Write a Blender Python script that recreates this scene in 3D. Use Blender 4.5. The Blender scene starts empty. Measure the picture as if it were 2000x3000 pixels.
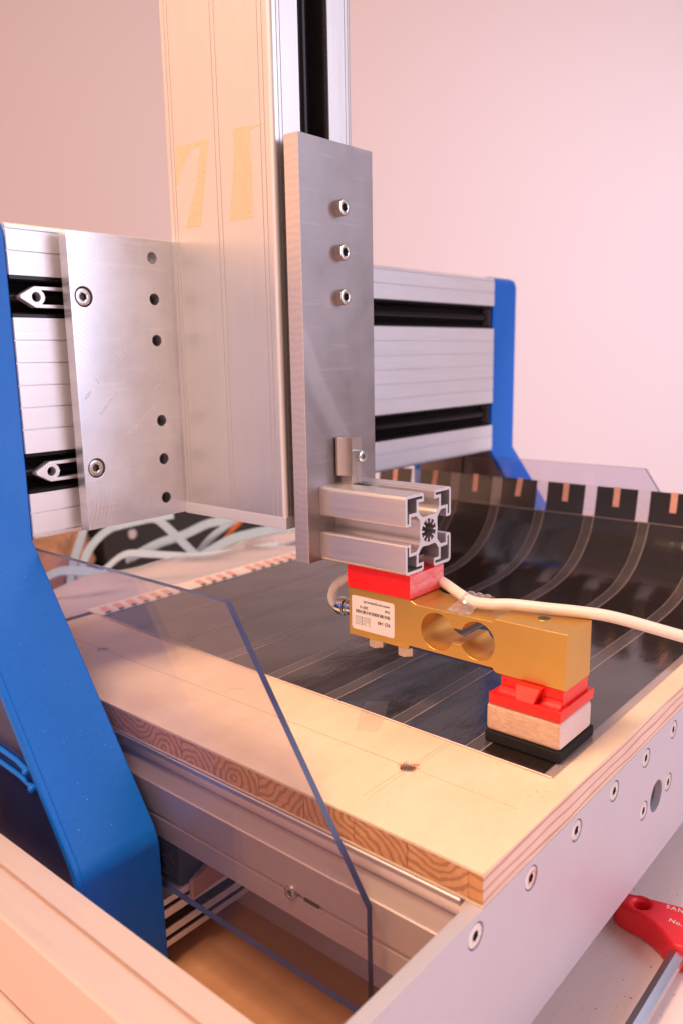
import bpy, bmesh, math, random
from mathutils import Vector, Matrix
random.seed(7)
scene = bpy.context.scene
COL = scene.collection
S = 0.001                                   # all sizes below are millimetres

# ------------------------------------------------------------ camera
cam_d = bpy.data.cameras.new('camera')
cam = bpy.data.objects.new('camera', cam_d)
COL.objects.link(cam)
PIT, YAW, ROL = 0.19295445559170876, 0.7104618165473339, 0.018358416683013513
cy, sy, cp, sp = math.cos(YAW), math.sin(YAW), math.cos(PIT), math.sin(PIT)
fw = Vector((cy*cp, sy*cp, -sp)); r0 = Vector((sy, -cy, 0)); d0 = fw.cross(r0)
rt = math.cos(ROL)*r0 + math.sin(ROL)*d0
dn = -math.sin(ROL)*r0 + math.cos(ROL)*d0
up = -dn; bk = -fw
M = Matrix(((rt.x, up.x, bk.x, -249.9*S), (rt.y, up.y, bk.y, -144.8*S), (rt.z, up.z, bk.z, 202.0*S), (0, 0, 0, 1)))
cam.matrix_world = M
cam_d.sensor_fit = 'VERTICAL'; cam_d.sensor_height = 36.0; cam_d.sensor_width = 24.0
cam_d.lens = 2357.59/3000*36.0
cam_d.clip_start = 0.02; cam_d.clip_end = 50
cam_d.dof.use_dof = True
cam_d.dof.focus_distance = 0.440
cam_d.dof.aperture_fstop = cam_d.lens/3.4
scene.camera = cam
scene.render.resolution_x = 682; scene.render.resolution_y = 1024

# ------------------------------------------------------------ light
w = bpy.data.worlds.new('World'); scene.world = w; w.use_nodes = True
w.node_tree.nodes['Background'].inputs[0].default_value = (0.94, 0.62, 0.58, 1)
w.node_tree.nodes['Background'].inputs[1].default_value = 0.34
scene.view_settings.view_transform = 'Standard'
scene.view_settings.look = 'None'
scene.view_settings.exposure = 0.12
scene.view_settings.gamma = 1.0

def area(name, loc, target, size, power, col, sy_=None):
    l = bpy.data.lights.new(name, 'AREA'); l.shape = 'RECTANGLE'; l.size = size; l.size_y = sy_ or size
    l.energy = power; l.color = col
    o = bpy.data.objects.new(name, l); COL.objects.link(o)
    o.location = Vector(loc)*S
    dv = (Vector(target)-Vector(loc)).normalized()
    o.rotation_euler = dv.to_track_quat('-Z', 'Y').to_euler()
    return o
area('window_light', (560, -900, 520), (150, 200, 60), 0.8, 7.6, (0.76, 0.79, 1.0))
area('warm_ceiling_light', (-470, 230, 1250), (40, 120, 0), 0.38, 18.5, (1.0, 0.69, 0.44))
area('soft_fill_light', (-1150, 0, 450), (100, 200, 100), 1.7, 6.5, (1.0, 0.70, 0.62))  # unseen fill, added to lift the left-facing sides
area('warm_reflection_fill', (-1050, 1350, 700), (80, 200, 200), 1.2, 4.6, (1.0, 0.48, 0.27))  # unseen lamp, added for the peach reflection on the column
area('wall_fill_light', (1150, -120, 300), (1620, 520, 0), 1.3, 5.6, (0.80, 0.84, 1.0))  # unseen fill, added to brighten the right part of the wall

# ------------------------------------------------------------ material helpers
def new_mat(name):
    m = bpy.data.materials.new(name); m.use_nodes = True
    nt = m.node_tree
    return m, nt, nt.nodes['Principled BSDF']

def N(nt, typ, **kw):
    n = nt.nodes.new(typ)
    for k, v in kw.items(): setattr(n, k, v)
    return n

def coords(nt, scale=(1, 1, 1), rot=(0, 0, 0), use='Object', rnd=False, small=False):
    tc = N(nt, 'ShaderNodeTexCoord'); mp = N(nt, 'ShaderNodeMapping')
    mp.inputs['Scale'].default_value = scale; mp.inputs['Rotation'].default_value = rot
    nt.links.new(tc.outputs[use], mp.inputs['Vector'])
    if rnd:
        oi = N(nt, 'ShaderNodeObjectInfo')
        mul = N(nt, 'ShaderNodeMath', operation='MULTIPLY'); mul.inputs[1].default_value = 3.7
        nt.links.new(oi.outputs['Random'], mul.inputs[0])
        cb = N(nt, 'ShaderNodeCombineXYZ')
        if small:   # ring centre somewhere just outside the end face
            mul.inputs[1].default_value = 0.05; nt.links.new(mul.outputs[0], cb.inputs[1])
            sub = N(nt, 'ShaderNodeMath', operation='SUBTRACT'); sub.inputs[1].default_value = 0.025
            nt.links.new(mul.outputs[0], sub.inputs[0]); nt.links.new(sub.outputs[0], cb.inputs[1])
            m3 = N(nt, 'ShaderNodeMath', operation='MULTIPLY'); m3.inputs[1].default_value = 9.37; nt.links.new(oi.outputs['Random'], m3.inputs[0])
            f3 = N(nt, 'ShaderNodeMath', operation='FRACT'); nt.links.new(m3.outputs[0], f3.inputs[0])
            m4 = N(nt, 'ShaderNodeMath', operation='MULTIPLY_ADD'); m4.inputs[1].default_value = 0.05; m4.inputs[2].default_value = -0.012
            nt.links.new(f3.outputs[0], m4.inputs[0]); nt.links.new(m4.outputs[0], cb.inputs[2])
        else:
            for i in range(3): nt.links.new(mul.outputs[0], cb.inputs[i])
        nt.links.new(cb.outputs[0], mp.inputs['Location'])
    return mp.outputs[0]

def noise(nt, vec, scale, detail=4, rough=0.6, dist=0.0):
    n = N(nt, 'ShaderNodeTexNoise'); n.inputs['Scale'].default_value = scale
    n.inputs['Detail'].default_value = detail; n.inputs['Roughness'].default_value = rough
    n.inputs['Distortion'].default_value = dist
    nt.links.new(vec, n.inputs['Vector']); return n.outputs['Fac']

def ramp(nt, fac, stops):
    r = N(nt, 'ShaderNodeValToRGB')
    el = r.color_ramp.elements
    while len(el) < len(stops): el.new(0.5)
    for e, (p, c) in zip(el, stops):
        e.position = p; e.color = (c[0], c[1], c[2], 1) if hasattr(c, '__len__') else (c, c, c, 1)
    nt.links.new(fac, r.inputs[0]); return r.outputs[0]

def mixc(nt, fac, a, b, mode='MIX'):
    m = N(nt, 'ShaderNodeMix', data_type='RGBA', blend_type=mode)
    def put(sock, v):
        if hasattr(v, 'is_linked') or hasattr(v, 'links'): nt.links.new(v, sock)
        elif hasattr(v, '__len__'): sock.default_value = (v[0], v[1], v[2], 1)
        else: sock.default_value = v
    put(m.inputs[0], fac); put(m.inputs[6], a); put(m.inputs[7], b)
    return m.outputs[2]

def bump(nt, bsdf, h, strength=0.2, dist=0.001):
    b = N(nt, 'ShaderNodeBump'); b.inputs['Strength'].default_value = strength; b.inputs['Distance'].default_value = dist
    nt.links.new(h, b.inputs['Height']); nt.links.new(b.outputs[0], bsdf.inputs['Normal']); return b

def metal(name, col, rough=0.35, metallic=1.0, streak=(40, 40, 900), streak_amt=0.06, bump_s=0.05, blotch=0.05, spec=None):
    """brushed or anodised metal: fine streaks along one axis, faint blotches, tiny pits"""
    m, nt, b = new_mat(name)
    b.inputs['Metallic'].default_value = metallic
    v = coords(nt, streak); f = noise(nt, v, 1.0, 3, 0.7)
    v2 = coords(nt); f2 = noise(nt, v2, 22, 3, 0.6)
    c1 = ramp(nt, f, [(0.25, tuple(x*(1-streak_amt) for x in col)), (0.75, tuple(min(1, x*(1+streak_amt)) for x in col))])
    c2 = ramp(nt, f2, [(0.3, (1-blotch,)*3), (0.7, (1.0,)*3)])
    nt.links.new(mixc(nt, 1.0, c1, c2, 'MULTIPLY'), b.inputs['Base Color'])
    r = ramp(nt, f, [(0.2, rough*0.85), (0.8, min(1, rough*1.15))]); nt.links.new(r, b.inputs['Roughness'])
    bump(nt, b, f, bump_s, 0.0003)
    return m

MAT = {}
MAT['anod'] = metal('anodised_aluminium', (0.81, 0.78, 0.77), 0.41, 0.88, (900, 900, 12), 0.03, 0.03, 0.03)
MAT['anod_x'] = metal('anodised_aluminium_beam', (0.87, 0.86, 0.91), 0.46, 0.6, (12, 900, 900), 0.025, 0.03, 0.03)
MAT['anod_y'] = metal('anodised_aluminium_rail', (0.80, 0.73, 0.73), 0.38, 0.9, (700, 12, 700), 0.03, 0.03, 0.04)
MAT['rail'] = metal('matt_anodised_rail', (0.78, 0.62, 0.57), 0.5, 0.45, (700, 12, 700), 0.02, 0.03, 0.03)
MAT['ledge'] = metal('matt_anodised_ledge', (0.68, 0.55, 0.51), 0.45, 0.65, (700, 12, 700), 0.02, 0.03, 0.03)
MAT['cutface'] = metal('sawn_aluminium', (0.82, 0.82, 0.87), 0.42, 0.7, (1500, 1500, 500), 0.06, 0.15, 0.04)
MAT['front_al'] = metal('satin_aluminium_plate', (0.62, 0.61, 0.70), 0.5, 0.5, (8, 500, 700), 0.02, 0.03, 0.03)
MAT['steel'] = metal('steel_screw', (0.62, 0.57, 0.55), 0.28, 1.0, (600, 600, 600), 0.05, 0.03, 0.1)
MAT['zinc'] = metal('zinc_plated_steel', (0.72, 0.78, 0.84), 0.2, 1.0, (600, 600, 600), 0.05, 0.03, 0.1)
MAT['chrome'] = metal('chromed_metal', (0.82, 0.82, 0.85), 0.12, 1.0, (300, 300, 300), 0.02, 0.02, 0.02)
MAT['nickel'] = metal('nickel_plated_steel', (0.64, 0.56, 0.52), 0.3, 1.0, (900, 900, 80), 0.06, 0.08, 0.1)
MAT['gold'] = metal('gold_anodised_aluminium', (0.67, 0.40, 0.105), 0.40, 0.8, (1200, 1200, 300), 0.03, 0.04, 0.04)
MAT['gold_bore'] = metal('gold_anodised_bore', (0.78, 0.40, 0.09), 0.42, 0.7, (30, 1200, 1200), 0.05, 0.05, 0.04)
MAT['hexsteel'] = metal('hex_key_steel', (0.52, 0.55, 0.64), 0.3, 0.9, (10, 500, 500), 0.04, 0.03, 0.06)

def scratched(name, col, rough, metallic, arcs=True, band=False):
    """bare metal plate with cutter arcs and random hairline scratches"""
    m, nt, b = new_mat(name); b.inputs['Metallic'].default_value = metallic
    v = coords(nt, (1, 1, 1))
    # hairline scratches: stretched noises in several directions
    tot = None
    for i, (ang, sc, lo) in enumerate(((0.55, 26, 0.70), (1.15, 20, 0.71), (1.45, 16, 0.71))):
        mp = coords(nt, (sc, sc, sc*16), (0.0, ang, 0.0))
        f = noise(nt, mp, 1.0, 1, 0.4)
        rr = ramp(nt, f, [(lo, 0.0), (lo+0.05, 1.0)])
        tot = rr if tot is None else mixc(nt, 1.0, tot, rr, 'ADD')
    if arcs:
        mp = coords(nt, (26, 26, 90), (0.0, 0.9, 0.0)); f = noise(nt, mp, 1.0, 4, 0.75)
        tot = mixc(nt, 1.0, tot, ramp(nt, f, [(0.62, 0.0), (0.72, 1.0)]), 'ADD')
    blot = noise(nt, v, 30, 5, 0.65)
    blot2 = noise(nt, v, 9, 2, 0.5)
    c = ramp(nt, blot, [(0.3, tuple(x*0.88 for x in col)), (0.7, tuple(min(1, x*1.06) for x in col))])
    c = mixc(nt, ramp(nt, blot2, [(0.35, 0.0), (0.7, 0.35)]), c, tuple(x*0.9 for x in col))
    sc_ = 0.32 if arcs else 0.05
    c = mixc(nt, mixc(nt, 1.0, tot, (sc_, sc_, sc_), 'MULTIPLY'), c, (0.92, 0.92, 0.98))
    if band:
        # diagonal reflection painted into the plate colour, a light band beside a dark one
        sep = N(nt, 'ShaderNodeSeparateXYZ'); nt.links.new(v, sep.inputs[0])
        a = N(nt, 'ShaderNodeMath', operation='MULTIPLY_ADD'); a.inputs[1].default_value = 1.75
        nt.links.new(sep.outputs[0], a.inputs[0]); nt.links.new(sep.outputs[2], a.inputs[2])
        nz = N(nt, 'ShaderNodeMath', operation='MULTIPLY_ADD'); nz.inputs[1].default_value = 0.018
        nt.links.new(noise(nt, v, 18, 2), nz.inputs[0]); nt.links.new(a.outputs[0], nz.inputs[2])
        mr = N(nt, 'ShaderNodeMapRange'); mr.inputs[1].default_value = 0.34; mr.inputs[2].default_value = 0.43
        nt.links.new(nz.outputs[0], mr.inputs[0])
        s = ramp(nt, mr.outputs[0], [(0.18, 0.0), (0.28, 0.5), (0.45, 0.55), (0.52, 0.0)])
        c = mixc(nt, s, c, tuple(min(1, x*1.3) for x in col))
        s2 = ramp(nt, mr.outputs[0], [(0.0, 0.0), (0.06, 0.5), (0.14, 0.5), (0.2, 0.0)])
        c = mixc(nt, s2, c, tuple(x*0.78 for x in col))
    nt.links.new(c, b.inputs['Base Color'])
    if arcs:
        mp = coords(nt, (1, 1, 1)); 
        wv = N(nt, 'ShaderNodeTexWave', wave_type='RINGS', rings_direction='SPHERICAL')
        add = N(nt, 'ShaderNodeVectorMath', operation='ADD'); add.inputs[1].default_value = (0.045, -0.28, -0.13)
        nt.links.new(mp, add.inputs[0]); nt.links.new(add.outputs[0], wv.inputs['Vector'])
        wv.inputs['Scale'].default_value = 120; wv.inputs['Distortion'].default_value = 1.2
        wv.inputs['Detail'].default_value = 3; wv.inputs['Detail Scale'].default_value = 3
        h = wv.outputs['Fac']
        r = mixc(nt, 0.27, ramp(nt, blot, [(0.3, rough*0.8), (0.75, rough*1.25)]), ramp(nt, h, [(0.2, rough*0.6), (0.8, rough*1.4)]))
        nt.links.new(r, b.inputs['Roughness']); bump(nt, b, blot, 0.02, 0.0003)
    else:
        nt.links.new(ramp(nt, blot, [(0.3, rough*0.85), (0.75, rough*1.2)]), b.inputs['Roughness'])
        bump(nt, b, tot, 0.05, 0.0003)
    return m
MAT['bracket'] = scratched('machined_aluminium', (0.80, 0.81, 0.88), 0.38, 0.92, True)
MAT['plate'] = scratched('dull_aluminium_plate', (0.37, 0.325, 0.33), 0.42, 0.88, False, True)
# sawn edge of the dull plate: rows of little cutter arcs
def sawedge():
    m, nt, b = new_mat('milled_plate_edge'); b.inputs['Metallic'].default_value = 0.9
    v = coords(nt, (1, 1, 1))
    wv = N(nt, 'ShaderNodeTexWave', wave_type='BANDS', bands_direction='Z')
    wv.inputs['Scale'].default_value = 75; wv.inputs['Distortion'].default_value = 5
    wv.inputs['Detail'].default_value = 2; wv.inputs['Detail Scale'].default_value = 1.5
    nt.links.new(v, wv.inputs['Vector'])
    c = ramp(nt, wv.outputs['Fac'], [(0.1, (0.74, 0.65, 0.63)), (0.9, (0.80, 0.70, 0.67))])
    nt.links.new(c, b.inputs['Base Color']); b.inputs['Roughness'].default_value = 0.42
    bump(nt, b, wv.outputs['Fac'], 0.05, 0.0003); return m
MAT['edge'] = sawedge()

def plain(name, col, rough=0.5, var=0.06, nscale=60, bstr=0.05, metallic=0.0, coat=0.0, sss=0.0, streak=(1, 1, 1)):
    m, nt, b = new_mat(name)
    v = coords(nt, streak); f = noise(nt, v, nscale, 4, 0.6)
    nt.links.new(ramp(nt, f, [(0.25, tuple(x*(1-var) for x in col)), (0.75, tuple(min(1, x*(1+var)) for x in col))]), b.inputs['Base Color'])
    nt.links.new(ramp(nt, f, [(0.2, rough*0.85), (0.8, min(1, rough*1.15))]), b.inputs['Roughness'])
    b.inputs['Metallic'].default_value = metallic
    b.inputs['Coat Weight'].default_value = coat
    if sss:
        b.inputs['Subsurface Weight'].default_value = sss; b.inputs['Subsurface Radius'].default_value = (0.004, 0.001, 0.0006)
    if bstr: bump(nt, b, f, bstr, 0.0006)
    return m
MAT['black_plastic'] = plain('black_plastic_rail', (0.012, 0.010, 0.011), 0.22, 0.2, 80, 0.05)
MAT['black'] = plain('black_painted_metal', (0.012, 0.010, 0.010), 0.5, 0.2, 80, 0.03)
MAT['black_plastic'].node_tree.nodes['Principled BSDF'].inputs['IOR'].default_value = 1.3
MAT['foam'] = plain('black_foam', (0.010, 0.007, 0.007), 0.95, 0.5, 900, 0.6)
MAT['red'] = plain('red_printed_plastic', (0.86, 0.012, 0.010), 0.32, 0.08, 200, 0.08, sss=0.15, streak=(1, 1, 6))
MAT['hexred'] = plain('red_grip_plastic', (0.86, 0.022, 0.035), 0.42, 0.05, 300, 0.05, sss=0.1)
MAT['cable'] = plain('cream_cable_sheath', (0.84, 0.74, 0.66), 0.42, 0.03, 120, 0.03, sss=0.1)
MAT['ribbon'] = plain('pale_blue_ribbon_cable', (0.40, 0.53, 0.68), 0.5, 0.06, 90, 0.02)
MAT['ribbon_w'] = plain('white_ribbon_cable', (0.50, 0.60, 0.74), 0.5, 0.06, 90, 0.02)
MAT['orange'] = plain('orange_wire', (0.85, 0.22, 0.05), 0.5)
MAT['card'] = plain('brown_cardboard', (0.50, 0.30, 0.16), 0.8, 0.2, 30, 0.1)
MAT['paper'] = plain('crumpled_brown_paper', (0.42, 0.22, 0.13), 0.75, 0.35, 25, 0.3)
MAT['navy'] = plain('navy_strip_colour', (0.012, 0.03, 0.13), 0.5)
MAT['label'] = plain('paper_label', (0.78, 0.70, 0.69), 0.55, 0.02, 40, 0.0)
MAT['ink'] = plain('black_ink', (0.01, 0.008, 0.008), 0.6, 0.1, 40, 0)
MAT['ink_soft'] = plain('pencil_line', (0.60, 0.36, 0.23), 0.8, 0.1, 40, 0)
MAT['pencil'] = plain('graphite_line', (0.34, 0.22, 0.18), 0.7, 0.1, 40, 0)
MAT['white_ink'] = plain('white_print', (0.82, 0.72, 0.74), 0.6, 0.05, 40, 0)
MAT['copper'] = plain('copper_strip', (0.84, 0.42, 0.33), 0.45, 0.1, 90, 0.05, metallic=0.25)
MAT['dark_hole'] = plain('dark_bore', (0.10, 0.10, 0.11), 0.5, 0.3, 120, 0.1, metallic=0.5)
MAT['wall'] = plain('painted_wall', (0.72, 0.62, 0.65), 0.85, 0.012, 3, 0.0)
MAT['splinter'] = plain('splintered_wood', (0.62, 0.24, 0.10), 0.8, 0.5, 700, 0.8)

def blue_paint():
    m, nt, b = new_mat('blue_paint')
    v = coords(nt, (160, 900, 60), (0.6, 0, 0)); f = noise(nt, v, 1.0, 4, 0.7)
    v2 = coords(nt); f2 = noise(nt, v2, 900, 2, 0.5); f3 = noise(nt, v2, 12, 3)
    c = ramp(nt, f, [(0.2, (0.0, 0.125, 0.58)), (0.8, (0.0, 0.15, 0.66))])
    dust = ramp(nt, noise(nt, v2, 700, 1, 0.3), [(0.775, 0.0), (0.81, 0.45)])
    c = mixc(nt, dust, c, (0.35, 0.48, 0.72))
    nt.links.new(c, b.inputs['Base Color'])
    nt.links.new(ramp(nt, f3, [(0.3, 0.34), (0.7, 0.46)]), b.inputs['Roughness'])
    b.inputs['IOR'].default_value = 1.38
    bump(nt, b, f, 0.12, 0.0004); return m
MAT['blue'] = blue_paint()
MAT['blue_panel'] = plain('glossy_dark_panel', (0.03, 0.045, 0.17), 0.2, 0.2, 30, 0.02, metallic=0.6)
MAT['brown_reflection'] = plain('brown_grey_reflection', (0.20, 0.13, 0.12), 0.45, 0.1, 10, 0.02)  # colour of a painted reflection on the far leg

def tabletop():
    m, nt, b = new_mat('laminate_tabletop')
    v = coords(nt); f = noise(nt, v, 5, 4, 0.6)
    v2 = coords(nt, (60, 900, 60)); f2 = noise(nt, v2, 1.0, 3)
    c = ramp(nt, f, [(0.3, (0.88, 0.70, 0.67)), (0.7, (0.93, 0.76, 0.73))])
    c = mixc(nt, ramp(nt, f2, [(0.45, 0.0), (0.8, 0.16)]), c, (0.62, 0.42, 0.34))
    speck = ramp(nt, noise(nt, v, 360, 1, 0.2), [(0.79, 0.0), (0.81, 0.7)])
    c = mixc(nt, speck, c, (0.22, 0.12, 0.10))
    nt.links.new(c, b.inputs['Base Color']); b.inputs['Roughness'].default_value = 0.4
    return m
MAT['table'] = tabletop()

def wood(name, c0, c1, scale=(1, 14, 14), rings=0.0, cells=0.0, rough=0.55, lines=None, rnd=True, linecol=None, linescale=1.0, flame=0.0):
    m, nt, b = new_mat(name)
    v = coords(nt, scale, rnd=rnd); f = noise(nt, v, 30, 6, 0.62, 0.6)
    big = noise(nt, coords(nt, (1, 2.2, 1), (0, 0, 0.5), rnd=rnd), 18, 3)
    c = ramp(nt, f, [(0.25, c0), (0.75, c1)])
    c = mixc(nt, ramp(nt, big, [(0.35, 0.0), (0.75, 0.5)]), c, (0.84*c0[0], 0.80*c0[1], 0.74*c0[2]))
    if lines:
        wv = N(nt, 'ShaderNodeTexWave', wave_type=lines[0])
        if lines[0] == 'BANDS': wv.bands_direction = lines[1]
        else: wv.rings_direction = lines[1]
        vv = coords(nt, lines[5] if len(lines) > 5 else (1, 1, 1), rnd=rnd, small=(lines[0] == 'RINGS'))
        nt.links.new(vv, wv.inputs['Vector'])
        wv.inputs['Scale'].default_value = lines[2]; wv.inputs['Distortion'].default_value = lines[3]
        wv.inputs['Detail'].default_value = 2; wv.inputs['Detail Scale'].default_value = lines[4]
        s = ramp(nt, wv.outputs['Fac'], [(0.55, 0.0), (0.88, 0.85), (1.0, 0.5)] if lines[0] == 'RINGS' else [(0.74, 0.0), (0.97, 0.8), (1.0, 0.6)])
        c = mixc(nt, s, c, linecol or tuple(0.5*x for x in c0))
    nt.links.new(c, b.inputs['Base Color']); b.inputs['Roughness'].default_value = rough
    bump(nt, b, f, 0.10, 0.0004)
    return m
MAT['floor_shade'] = wood('brown_floor_shade', (0.50, 0.235, 0.12), (0.60, 0.30, 0.16), (3, 60, 3), rnd=False, rough=0.45)  # brown that carries the shade on the floor inside the frame
MAT['veneer'] = wood('pale_spruce_veneer', (0.86, 0.62, 0.42), (0.95, 0.74, 0.55), (5, 60, 5), rnd=False, rough=0.42)
MAT['stave'] = wood('end_grain_stave', (0.62, 0.28, 0.13), (0.80, 0.43, 0.23), (20, 6, 6), lines=('RINGS', 'X', 72, 5.5, 1.3, (0.3, 1.0, 1.25)), linecol=(0.33, 0.12, 0.05))
MAT['lipping'] = wood('edge_strip_long_grain', (0.84, 0.58, 0.47), (0.91, 0.69, 0.58), (2, 20, 40), lines=('BANDS', 'Z', 62, 4.5, 1.0, (0.18, 1.0, 1.0)), linecol=(0.52, 0.19, 0.13), rnd=False)
MAT['lip_end'] = wood('edge_strip_end_grain', (0.62, 0.27, 0.10), (0.76, 0.38, 0.16), (30, 30, 30), rnd=False, lines=('BANDS', 'Z', 60, 2.0, 1.0), linecol=(0.38, 0.14, 0.06))
MAT['block'] = wood('raw_beech', (0.60, 0.33, 0.21), (0.86, 0.60, 0.44), (9, 9, 26), rnd=False, rough=0.8)
MAT['block_end'] = wood('raw_beech_end', (0.74, 0.54, 0.50), (0.90, 0.72, 0.67), (50, 50, 30), rnd=False, rough=0.85)

def red_scuff():
    m, nt, b = new_mat('scuffed_red_plastic')
    v = coords(nt, (160, 300, 420), (0, 0.6, 0)); f = noise(nt, v, 1.0, 5, 0.75)
    v2 = coords(nt); f2 = noise(nt, v2, 60, 3)
    sep = N(nt, 'ShaderNodeSeparateXYZ'); nt.links.new(v2, sep.inputs[0])
    z = N(nt, 'ShaderNodeMapRange'); z.inputs[1].default_value = 0.066; z.inputs[2].default_value = 0.073
    nt.links.new(sep.outputs[2], z.inputs[0])
    fac = mixc(nt, 1.0, ramp(nt, f, [(0.32, 0.25), (0.72, 0.95)]), z.outputs[0], 'MULTIPLY')
    c = mixc(nt, fac, (0.86, 0.015, 0.012), (0.92, 0.42, 0.44))
    nt.links.new(c, b.inputs['Base Color']); b.inputs['Roughness'].default_value = 0.6
    bump(nt, b, f, 0.3, 0.0005); return m
MAT['red_scuff'] = red_scuff()

def red_layers():
    m, nt, b = new_mat('layered_red_plastic')
    f = noise(nt, coords(nt, (30, 30, 2600)), 1.0, 2); 
    nt.links.new(ramp(nt, f, [(0.3, (0.86, 0.03, 0.022)), (0.7, (0.92, 0.15, 0.11))]), b.inputs['Base Color'])
    b.inputs['Roughness'].default_value = 0.45; bump(nt, b, f, 0.3, 0.0003); return m
MAT['red_layers'] = red_layers()

def film_mat():
    m, nt, b = new_mat('glossy_black_heating_film')
    v = coords(nt); 
    fine = noise(nt, coords(nt, (300, 300, 300)), 1.0, 3)
    wav = noise(nt, coords(nt, (22, 70, 22), (0, 0, 0.35)), 1.0, 5, 0.65, 1.0)
    big = noise(nt, v, 14, 3, 0.5, 0.5)
    c = ramp(nt, fine, [(0.3, (0.016, 0.010, 0.009)), (0.7, (0.028, 0.018, 0.016))])
    nt.links.new(c, b.inputs['Base Color'])
    nt.links.new(ramp(nt, big, [(0.3, 0.07), (0.7, 0.19)]), b.inputs['Roughness'])
    b.inputs['IOR'].default_value = 1.72
    mixh = mixc(nt, 0.65, wav, big)
    bump(nt, b, mixh, 0.22, 0.003); return m
MAT['film'] = film_mat()
MAT['band'] = plain('film_seam', (0.080, 0.060, 0.058), 0.2, 0.15, 200, 0.05)
MAT['band_edge'] = plain('film_seam_edge', (0.30, 0.22, 0.21), 0.3, 0.15, 200, 0.05)
MAT['busbar'] = plain('white_film_margin', (0.86, 0.72, 0.66), 0.35, 0.08, 60, 0.05)

def sheet_mat(name, tint, haze, gl_rough=0.02, gl_amt=1.0):
    m, nt, b = new_mat(name)
    out = nt.nodes['Material Output']
    tr = N(nt, 'ShaderNodeBsdfTransparent'); tr.inputs[0].default_value = (*tint, 1)
    gl = N(nt, 'ShaderNodeBsdfGlossy'); gl.inputs['Roughness'].default_value = gl_rough; gl.inputs['Color'].default_value = (1, 1, 1, 1)
    lw = N(nt, 'ShaderNodeLayerWeight'); lw.inputs[0].default_value = 0.5
    pw = N(nt, 'ShaderNodeMath', operation='POWER'); pw.inputs[1].default_value = 5.0; nt.links.new(lw.outputs['Facing'], pw.inputs[0])
    fr = N(nt, 'ShaderNodeMath', operation='MULTIPLY_ADD'); fr.inputs[1].default_value = 0.9*gl_amt; fr.inputs[2].default_value = 0.035*gl_amt
    nt.links.new(pw.outputs[0], fr.inputs[0])
    df = N(nt, 'ShaderNodeBsdfDiffuse'); df.inputs[0].default_value = (0.8, 0.72, 0.75, 1)
    m1 = N(nt, 'ShaderNodeMixShader'); m1.inputs[0].default_value = haze
    nt.links.new(tr.outputs[0], m1.inputs[1]); nt.links.new(df.outputs[0], m1.inputs[2])
    m2 = N(nt, 'ShaderNodeMixShader'); nt.links.new(fr.outputs[0], m2.inputs[0])
    nt.links.new(m1.outputs[0], m2.inputs[1]); nt.links.new(gl.outputs[0], m2.inputs[2])
    nt.links.new(m2.outputs[0], out.inputs[0])
    return m
MAT['sheet'] = sheet_mat('clear_plastic_sheet', (0.90, 0.885, 0.935), 0.012)
MAT['tape'] = sheet_mat('clear_tape', (0.985, 0.98, 0.98), 0.03, gl_rough=0.1, gl_amt=0.35)
MAT['tape_shiny'] = sheet_mat('clear_tape_shiny', (0.96, 0.95, 0.95), 0.10, gl_rough=0.12, gl_amt=1.5)
def reflection_mat():
    m, nt, b = new_mat('yellow_reflection')  # translucent yellow for reflections painted on the column
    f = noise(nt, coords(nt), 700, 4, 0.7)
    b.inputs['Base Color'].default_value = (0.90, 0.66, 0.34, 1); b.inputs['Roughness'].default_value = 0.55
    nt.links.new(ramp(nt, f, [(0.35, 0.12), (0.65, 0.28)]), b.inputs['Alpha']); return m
MAT['reflection'] = reflection_mat()
def scuff_mat():
    m, nt, b = new_mat('bright_scuff')
    f = noise(nt, coords(nt, (900, 900, 2600), (0, 0.75, 0)), 1.0, 3, 0.7)
    b.inputs['Base Color'].default_value = (0.92, 0.93, 0.98, 1); b.inputs['Metallic'].default_value = 0.5; b.inputs['Roughness'].default_value = 0.6
    nt.links.new(ramp(nt, f, [(0.35, 0.0), (0.62, 0.75)]), b.inputs['Alpha']); return m
MAT['scuff'] = scuff_mat()
MAT['window'] = sheet_mat('clear_window_film', (0.985, 0.98, 0.985), 0.10)
MAT['clear_film'] = sheet_mat('clear_film_margin', (0.80, 0.78, 0.80), 0.10, gl_rough=0.08)
MAT['milky'] = sheet_mat('milky_plastic_foil', (0.85, 0.75, 0.75), 0.55, gl_rough=0.2)
MAT['sheet_edge'] = plain('sheet_edge', (0.045, 0.055, 0.14), 0.35, 0.3, 60, 0.05)

# ------------------------------------------------------------ mesh helpers
def finish(me, angle=32):
    bm = bmesh.new(); bm.from_mesh(me)
    bmesh.ops.remove_doubles(bm, verts=bm.verts, dist=1e-7)
    ca = math.radians(angle)
    for f in bm.faces: f.smooth = True
    for e in bm.edges:
        if len(e.link_faces) == 2:
            e.smooth = e.calc_face_angle(0) < ca
        else: e.smooth = False
    bm.to_mesh(me); bm.free()

def link(name, me, mats, parent=None, smooth=True, angle=32):
    if smooth: finish(me, angle)
    if not isinstance(mats, (list, tuple)): mats = [mats]
    me.materials.clear()
    for mt in mats: me.materials.append(MAT[mt])
    o = bpy.data.objects.new(name, me); COL.objects.link(o)
    if parent: o.parent = parent; o.matrix_parent_inverse = Matrix.Translation(-parent.location)
    if smooth:
        wn = o.modifiers.new('weighted_normals', 'WEIGHTED_NORMAL'); wn.keep_sharp = True; wn.weight = 100; wn.mode = 'FACE_AREA'
    return o

def tag(o, label=None, cat=None, group=None, kind=None):
    if label: o['label'] = label
    if cat: o['category'] = cat
    if group: o['group'] = group
    if kind: o['kind'] = kind
    return o

def thing(name, loc, label, cat, group=None):
    o = bpy.data.objects.new(name, None); COL.objects.link(o)
    o.empty_display_size = 0.01; o.location = Vector(loc)*S
    return tag(o, label, cat, group)

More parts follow.
